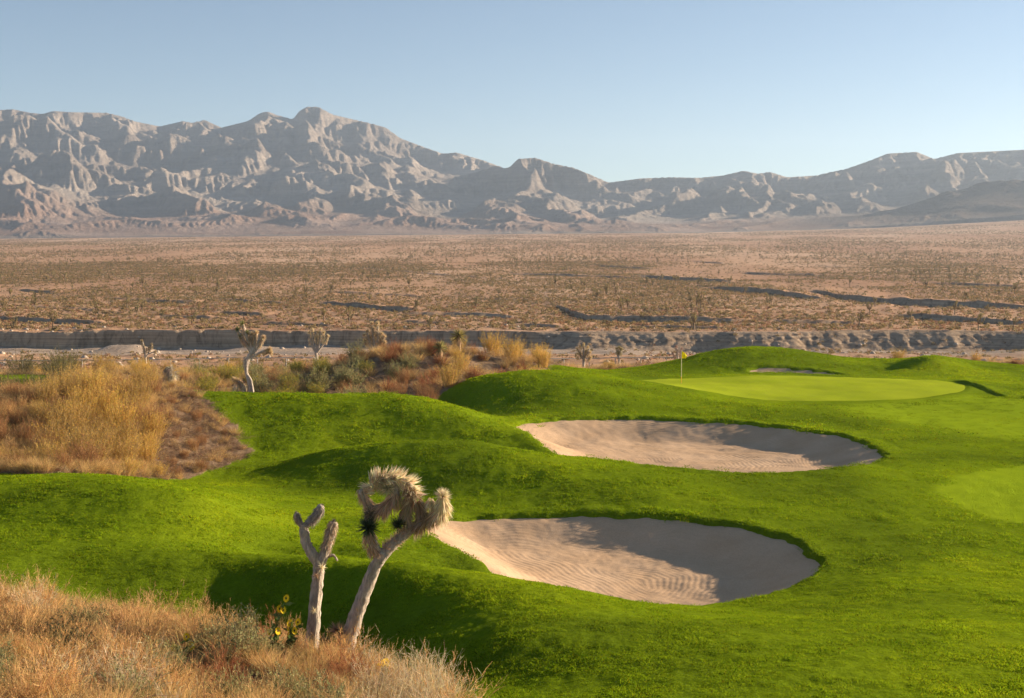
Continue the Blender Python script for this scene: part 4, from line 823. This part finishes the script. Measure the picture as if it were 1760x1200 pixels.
pxtree('joshua_tree', 'pale many-stemmed Joshua tree shaped like a vase, beside the wash wall', 'tree', 118, (545, 636),
  [([(545,636),(545,618),(543,604)], [3,3,3]), ([(543,606),(536,594),(532,574)], [2,1.6,1.5]), ([(543,606),(545,592),(545,578)], [2,1.6,1.5]), ([(544,606),(550,588),(552,569)], [2,1.6,1.5]), ([(544,608),(556,592),(564,579)], [2,1.6,1.4]), ([(541,602),(539,588),(538,570)], [1.8,1.5,1.4])], sk, ro, 8)
sk, ro = tips([(636,590,632,570),(630,588,627,576),(638,582,634,560),(644,584,642,566),(650,580,650,556),(652,588,656,574),(656,592,661,578),(640,592,637,580),(648,592,647,577),(658,596,662,588),(632,594,627,586),(644,576,640,556),(653,596,655,586)], 5.6, 120, (0.66,0.51,0.31))
pxtree('joshua_tree', 'dense bushy-crowned Joshua tree rising behind the middle knoll', 'tree', 110, (645, 634),
  [([(645,634),(645,612),(645,600)], [3,2.8,2.8]), ([(645,602),(636,588),(632,572)], [2.2,1.8,1.5]), ([(645,602),(642,584),(640,560)], [2.2,1.8,1.5]), ([(645,602),(650,582),(650,560)], [2.2,1.8,1.5]), ([(645,602),(655,590),(661,580)], [2.2,1.8,1.5])], sk, ro, 9)
sk, ro = tips([(247,598,245,586),(249,604,248,596),(254,606,253,600),(262,600,262,592),(258,604,257,598),(266,606,268,604)], 4.2, 80, (0.42,0.32,0.18))
pxtree('joshua_tree', 'thin lopsided Joshua tree near the left wire fence', 'tree', 128, (252, 642), [([(252,642),(251,622),(250,606)], [1.8,1.6,1.5]), ([(250,608),(248,598),(246,587)], [1.4,1.2,1.1]), ([(251,614),(257,606),(262,593)], [1.3,1.1,1]), ([(256,608),(262,606),(268,604)], [1.1,1,.9])], sk, ro, 10)
sk, ro = tips([(996,612,992,600),(1000,608,997,596),(1004,606,1003,592),(1008,608,1010,597),(1010,614,1014,606),(1000,616,997,608),(1006,614,1007,604),(994,618,990,612),(1004,620,1003,612),(1011,620,1015,615)], 4.4, 120, (0.64,0.50,0.28))
pxtree('joshua_tree', 'squat round-headed Joshua tree behind the ridge left of the flag', 'tree', 122, (1003, 640), [([(1003,640),(1003,624),(1003,614)], [2.8,2.6,2.4]), ([(1003,618),(996,606),(993,601)], [2,1.6,1.4]), ([(1003,618),(1010,606),(1012,600)], [2,1.6,1.4]), ([(1003,618),(1003,604),(1003,595)], [2,1.6,1.4])], sk, ro, 11)
sk, ro = tips([(1062,610,1060,600),(1066,610,1068,600),(1064,608,1064,598)], 4.5, 110, (0.40,0.34,0.16))
pxtree('joshua_tree', 'small yellow-green Joshua tree just left of the flagstick', 'tree', 128, (1064, 640), [([(1064,640),(1064,620),(1064,604)], [1.8,1.5,1.3]), ([(1064,618),(1060,608),(1060,602)], [1.3,1.1,1])], sk, ro, 12)
sk, ro = tips([(1164,612,1162,596),(1168,612,1171,600),(1160,616,1157,608)], 4.5, 80, (0.45,0.30,0.22))
pxtree('joshua_tree', 'dead brown Joshua tree directly behind the yellow flag', 'tree', 126, (1165, 638), [([(1165,638),(1165,620),(1163,598)], [2,1.7,1.3])], sk, ro, 13)
pxtree('joshua_tree', 'headless Joshua tree stump with drooping grey leaves beside the dark green hollow', 'tree', 72, (292, 676),
  [([(292,676),(292,655),(291,640)], [4,3.6,4])], [([(292,650),(288,638),(291,632),(298,638),(299,652)], 4, 11, 520, (0.42,0.36,0.28), 'droop'), ([(298,664),(299,644)], 3, 9, 160, TAN, 'droop')], [((291,636), (0,1), 8, 160, (0.40,0.36,0.26))], 14)
# yuccas on the knoll
for px, py, Y, ln, cc, lb in [(789,572,93,17,(0.30,0.26,0.10),'spiky trunked yucca, the higher one on the middle knoll'), (757,592,91,15,(0.34,0.31,0.13),'spiky yucca rosette, the lower left one on the middle knoll')]:
    bx = xof(px, Y, py); bz = float(gz(np.array([bx]), np.array([float(Y)]))[0]); root = empty('yucca', (bx, Y, bz)); tag(root, lb, 'yucca', None)
    top = zof(py+6, Y)-bz; b = PB(px); b.tube([(0, 0, -0.1), (0, 0, top*0.5), (0.02, 0, top)], [0.13, 0.12, 0.10], BROWN, 9, 0.08); link('trunk', b.mesh('bark', M_BARK, True), root)
    b = PB(px+1); r = b.r; D = unit(r.normal(size=(150, 3))+np.array([0, 0, 0.5])); P0 = np.tile([0, 0, top], (150, 1))+D*0.05; C = b.curves(P0, D, ln*Y/F*(0.75+0.3*r.random(150)), np.tile([0, 0, -0.10], (150, 1)), 4)
    b.strips(C, np.array([.7, 1, .8, .1])*0.05, b.col(cc, 150, 0.2)); link('leaf_rosette', b.mesh('rosette'), root)
    b = PB(px+2); D = unit(b.r.normal(size=(120, 3))*np.array([1, 1, .3])+np.array([0, 0, -1.0])); b.blades(np.stack([0*D[:, 0], 0*D[:, 0], top-0.5*b.r.random(120)], 1), D, 0.45*np.ones(120), 0.035*np.ones(120), b.col(BROWN, 120, .25)); link('dead_leaf_skirt', b.mesh('shag'), root)

# ------------------------------------------------------------------ wild sunflowers
def flat(name, colr, rough=0.6, spec=0.3, transl=0.0):
    m, n, b = newmat(name, rough, spec); c_ = mix(n, 1.0, tuple(colr), ramp(n, noise(n, 9, 3, 0.6, pos(n)), [(0.3, (0.85, 0.85, 0.85)), (0.7, (1.1, 1.1, 1.1))]), 'MULTIPLY'); n.links.new(c_, b.inputs['Base Color']); return m
def sunflower(label, px, py, Y, heads, group='wild sunflowers on the near bank'):
    bx = xof(px, Y, py); bz = float(gz(np.array([bx]), np.array([float(Y)]))[0]); root = empty('wild_sunflower', (bx, Y, bz)); tag(root, label, 'sunflower', group); s = Y/F
    b = PB(int(px+py)); lv = PB(int(px+py)+1)
    for (hx, hy) in heads:
        T_ = np.array([(hx-px)*s, random.uniform(-0.08, 0.08), zof(hy, Y)-bz]); mid = T_*np.array([0.25, 0.3, 0.55])
        b.tube([(0, 0, -0.05), mid, T_], [0.008, 0.006, 0.004], (0.20, 0.26, 0.08), 6, 0.05)
        q = 9; t = 0.25+0.65*lv.r.random(q)[:, None]; P0 = np.where(t < 0.55, mid*t/0.55, mid+(T_-mid)*(t-0.55)/0.45); lv.leaves(P0, unit(lv.r.normal(size=(q, 3))+np.array([0, 0, .1])), 0.06+0.08*lv.r.random(q), 0.05, lv.col((0.14, 0.21, 0.06), q, 0.25))
        f = PB(int(hx*7+hy)); face = unit(np.array([1.0+random.uniform(-.4, .3), -0.75, 0.25+random.uniform(-.3, .3)])); a = unit(np.cross(face, [0, 0, 1])); c_ = np.cross(face, a)
        k = 16; th = np.linspace(0, 2*np.pi, k, endpoint=False); D = a*np.cos(th)[:, None]+c_*np.sin(th)[:, None]+face*0.12
        f.leaves(T_+D*0.012, unit(D), 0.042*np.ones(k), 0.020*np.ones(k), f.col((0.85, 0.58, 0.015), k, 0.08), face); fo = link('flower_head', f.mesh('petals', M_WOODY), root)
        e = PB(5); ph = np.linspace(0, 2*np.pi, 12, endpoint=False); ring = T_+(a*np.cos(ph)[:, None]+c_*np.sin(ph)[:, None])*0.011+face*0.004; V = np.concatenate([ring, [T_+face*0.012]]); i = np.arange(12)
        e.add(V, np.stack([i, (i+1) % 12, np.full(12, 12)], 1), e.col((0.09, 0.045, 0.015), 13, .1)); link('flower_centre', e.mesh('disc', smooth=True), fo)
    link('stem', b.mesh('stem', smooth=True), root); link('leaves', lv.mesh('leaves'), root)
sunflower('tallest wild sunflower with several open heads, left of the dead snag', 470, 1110, 15.6, [(482,1046),(493,1028),(488,1048),(463,1087),(479,1083)])
sunflower('wild sunflower with four heads close beside the dead snag trunk', 500, 1118, 15.7, [(500,1068),(498,1078),(507,1083),(511,1072),(496,1093)])
sunflower('wild sunflower with a few heads, leftmost on the near bank', 312, 1135, 15.2, [(318,1098),(301,1111),(328,1112),(306,1117)])
sunflower('low wild sunflower in the scrub to the right of the leaning Joshua tree', 655, 1170, 15.0, [(659,1143),(650,1150),(664,1138)])

# ------------------------------------------------------------------ flagstick
fx = xof(1171, 86, 660); fz = float(gz(np.array([fx]), np.array([86.]))[0])+0.012
root = empty('flagstick', (fx, 86, fz)); tag(root, 'yellow flag on a slim pole standing on the putting green', 'golf flag')
zt_ = zof(603, 86)-fz
b = PB(1); b.tube([(0, 0, -0.02), (0, 0, zt_)], [0.022, 0.020], (1, 1, 1), 10, 0.0); link('pole', b.mesh('pole', flat('pole_paint', (0.75, 0.62, 0.40), 0.4), True), root)
b = PB(2); b.tube([(0, 0, 0.02), (0, 0, 0.42)], [0.027, 0.026], (1, 1, 1), 10, 0.0); link('pole_sleeve', b.mesh('sleeve', flat('yellow_paint', (0.80, 0.48, 0.02), 0.4), True), root)
gu, gv = np.meshgrid(np.linspace(0, 1, 12), np.linspace(0, 1, 14)); X_ = 0.02+0.36*gu*(1-0.35*np.abs(gv-0.5)*2*gu); Z_ = zt_-0.02-0.48*gv-0.16*gu*(1-gv)*1.2; Y_ = 0.07*np.sin(gu*7+gv*3)*gu
me = mesh_np('flag', np.stack([X_, Y_, Z_], -1).reshape(-1, 3), grid_faces(14, 12), [M_WOODY], colr=np.tile([0.95, 0.80, 0.01], (168, 1))); fo = link('flag', me, root)
md = fo.modifiers.new('thick', 'SOLIDIFY'); md.thickness = 0.006
b = PB(4); b.leaves(np.array([[0.12, -0.085, zt_-0.36]]), np.array([[0.3, 0, 0.9]]), [0.13], [0.05], b.col((0.1, 0.09, 0.02), 1, 0)); link('flag_emblem', b.mesh('emblem'), fo)
ph = np.linspace(0, 2*np.pi, 20, endpoint=False); V = np.concatenate([np.stack([0.054*np.cos(ph), 0.054*np.sin(ph), 0*ph+0.004], 1), [(0, 0, -0.05)]]); i = np.arange(20)
b = PB(3); b.add(V, np.stack([i, (i+1) % 20, np.full(20, 20)], 1), b.col((0.02, 0.02, 0.02), 21, 0)); link('hole_cup', b.mesh('cup'), root)

# ------------------------------------------------------------------ wire fences
M_POST = flat('galvanised_steel', (0.50, 0.45, 0.38), 0.6)
def fence(label, pts, step=2.6, H=1.5):
    """pts: (photo column, distance)"""
    pw = np.array([((px-880)/F*Y, Y) for px, Y in pts]); seg = np.linalg.norm(np.diff(pw, axis=0), axis=1); cu = np.concatenate([[0], np.cumsum(seg)]); n_ = int(cu[-1]/step)+1; tt = np.linspace(0, cu[-1], n_)
    x = np.interp(tt, cu, pw[:, 0]); y = np.interp(tt, cu, pw[:, 1]); z = gz(x, y) if max(y) < 139 else desert_z(x, y)
    root = empty('wire_fence', (x[0], y[0], z[0])); tag(root, label, 'fence'); o_ = np.array([x[0], y[0], z[0]])
    b = PB(1); b.tube([(0, 0, -0.2), (0, 0, H)], [0.045, 0.045], (1, 1, 1), 6, 0); pm = b.mesh('post', M_POST, True)
    for a_, c_, d_ in zip(x, y, z): p = link('post', pm, root); p.location = (a_-o_[0], c_-o_[1], d_-o_[2])
    T_ = np.stack([x, y, z], 1)-o_; b = PB(2); b.tube(T_+np.array([0, 0, H]), np.full(n_, 0.045), (1, 1, 1), 5, 0); link('top_rail', b.mesh('rail', M_POST, True), root)
    for hh in np.linspace(0.15, H-0.15, 5): b = PB(3); b.tube(T_+np.array([0, 0, hh]), np.full(n_, 0.008), (1, 1, 1), 4, 0); link('wire', b.mesh('wire', M_POST, True), root)
fence('low wire fence with pale top rail behind the brush on the left', [(-120,127),(200,129),(540,131)])
fence('low wire fence between the middle knoll and the flag', [(880,124),(1010,127),(1180,130),(1320,132)])
fence('low wire fence behind the grass mounds at the right edge', [(1520,131),(1640,128),(1900,118)])

# ------------------------------------------------------------------ desert vegetation
FS = [farshrub(200, 30, (0.25, 0.19, 0.08)), farshrub(201, 30, (0.31, 0.19, 0.10)), farshrub(202, 30, (0.20, 0.17, 0.09)), farshrub(203, 26, (0.36, 0.26, 0.14))]
FSm = [b_.mesh('desert_shrub') for b_ in FS]
FL = [farshrub(210+i, 12, c_, 0.75).mesh('desert_shrub') for i, c_ in enumerate([(0.22, 0.17, 0.075), (0.26, 0.17, 0.085), (0.18, 0.15, 0.08)])]
def farjosh(seed, h=3.2, nt=9, lv=14):
    b = PB(seed); r = b.r; b.tube([(0, 0, -0.2), (0.05, 0, h*0.25), (0, 0.05, h*0.5)], [0.17, 0.14, 0.13], (0.25, 0.20, 0.14), 6, 0.1)
    for k in range(nt):
        a = r.random()*6.28; q = 0.15+0.35*r.random(); T_ = np.array([math.cos(a)*q*h*0.6, math.sin(a)*q*h*0.6, h*(0.62+0.36*r.random())]); b.tube([(0, 0, h*0.4), T_*np.array([.8, .8, .72]), T_], [0.11, 0.09, 0.08], (0.30, 0.24, 0.13), 5, 0.1)
        D = unit(r.normal(size=(lv, 3))+np.array([0, 0, 0.4])); b.blades(T_+D*0.02, D, np.full(lv, 0.30), np.full(lv, 0.13), b.col((0.30, 0.27, 0.10), lv, 0.25)); D = unit(r.normal(size=(lv, 3))-np.array([0, 0, 1.0])); b.blades(T_-np.array([0, 0, .12])+D*0.02, D, np.full(lv, 0.32), np.full(lv, 0.13), b.col((0.36, 0.27, 0.14), lv, 0.25))
    return b.mesh('small_joshua_tree')
FJ = [farjosh(230+i, 3.0+0.5*i, 7+2*i) for i in range(4)]
def dpts(n_, y0, y1, seed, pw=2.0, um=0.43):
    r = np.random.default_rng(seed); y = (y0**pw+(y1**pw-y0**pw)*r.random(n_))**(1/pw); x = r.uniform(-um, um, n_)*y
    cl = fbm(x*0.006, y*0.0022, 3, 5.5)+0.35*fbm(x*0.03, y*0.012, 2, 1.5); k = r.random(n_) < np.clip(0.62+1.1*cl, 0.06, 1.0); return x[k], y[k]
x, y = dpts(15000, 141, 440, 31); zz, wa_, bk_ = desert_z(x, y, True); k = ((bk_ < 0.4) | (np.random.default_rng(2).random(len(x)) < 0.5)) & ((y > 306) | (np.random.default_rng(1).random(len(x)) < 0.4)) & ~((y > 262) & (y < 306) & (x < 10)); x, y, zz = x[k], y[k], zz[k]
rr = np.random.default_rng(5); ss = rr.uniform(0.6, 1.3, len(x))*np.where(y < 300, 0.75, 1.0); order = np.argsort(-ss/y); ii = rr.integers(0, 4, len(x))
GRP = [('olive desert shrub on the plain beyond the course', 'olive shrubs on the desert plain'), ('rusty desert shrub on the plain beyond the course', 'rusty shrubs on the desert plain'), ('dark olive desert shrub on the plain beyond the course', 'dark shrubs on the desert plain'), ('tan desert shrub on the plain beyond the course', 'tan shrubs on the desert plain')]
for k in order[:300]:
    o = link('desert_shrub', FSm[ii[k]]); o.location = (x[k], y[k], zz[k]-0.03); o.rotation_euler = (0, 0, rr.random()*6.28); o.scale = (ss[k],)*3; tag(o, GRP[ii[k]][0].split(' on the')[0]+' '+zone(x[k]/y[k]*F+880, y[k], *ZD), 'shrub', GRP[ii[k]][1])
k = order[300:]; scatter('desert_scrub', np.stack([x[k], y[k], zz[k]-0.03], 1), FSm, 'shrubs dotting the near part of the desert plain', ss[k], idx=ii[k], seed=9)
x, y = dpts(84000, 440, 1100, 32); zz = desert_z(x, y); rr = np.random.default_rng(6); scatter('desert_scrub', np.stack([x, y, zz-0.03], 1), FL+FSm[:1], 'shrubs dotting the middle of the desert plain', rr.uniform(0.6, 1.4, len(x)), seed=10)
x, y = dpts(80000, 1100, 3400, 33, 1.3); zz = desert_z(x, y); scatter('desert_scrub', np.stack([x, y, zz-0.03], 1), FL, 'shrubs dotting the far desert plain', np.random.default_rng(7).uniform(1.0, 2.2, len(x)), seed=11)
x, y = dpts(150, 306, 620, 34, 1.0); zz, wa_, bk_ = desert_z(x, y, True)
for a_, c_, d_, e_ in zip(x, y, zz, bk_):
    if e_ > 0.5: continue
    o = link('joshua_tree', FJ[random.randrange(4)]); o.location = (a_, c_, d_); o.rotation_euler = (0, 0, random.random()*6.28); s_ = random.uniform(0.65, 1.15); o.scale = (s_,)*3
    tag(o, 'small distant Joshua tree '+('with a full crown ' if s_ > 0.9 else '')+zone(a_/c_*F+880, c_, *ZD), 'tree', 'small Joshua trees on the desert plain')
x, y = dpts(2600, 620, 1900, 35, 1.5); scatter('distant_joshua_trees', np.stack([x, y, desert_z(x, y)], 1), FJ[:2], 'tiny Joshua trees scattered over the far desert plain', np.random.default_rng(8).uniform(0.7, 1.3, len(x)), seed=12)
# stones in the wash
def stone(seed):
    r = np.random.default_rng(seed); a, b_ = np.meshgrid(np.linspace(0, 2*np.pi, 9)[:-1], np.linspace(0.15, np.pi-0.15, 6)); V = np.stack([np.cos(a)*np.sin(b_), np.sin(a)*np.sin(b_), 0.7*np.cos(b_)], -1)*(0.8+0.4*r.random(a.shape))[..., None]
    i = np.arange(5)[:, None]*8; j = np.arange(8)[None]; j2 = (j+1) % 8; Fq = np.stack([(i+j).ravel(), (i+j2).ravel(), (i+8+j2).ravel(), (i+8+j).ravel()], 1)
    return mesh_np('stone', V.reshape(-1, 3), Fq, [M_STONE], smooth=False)
M_STONE = flat('pale_stone', (0.46, 0.38, 0.30), 0.9, 0.1)
x, y = dpts(1500, 150, 330, 36); rr = np.random.default_rng(9); scatter('stones', np.stack([x, y, desert_z(x, y)], 1), [stone(i) for i in range(3)], 'pale stones strewn over the wash floor', 0.12+0.5*rr.random(len(x))**4, seed=13)
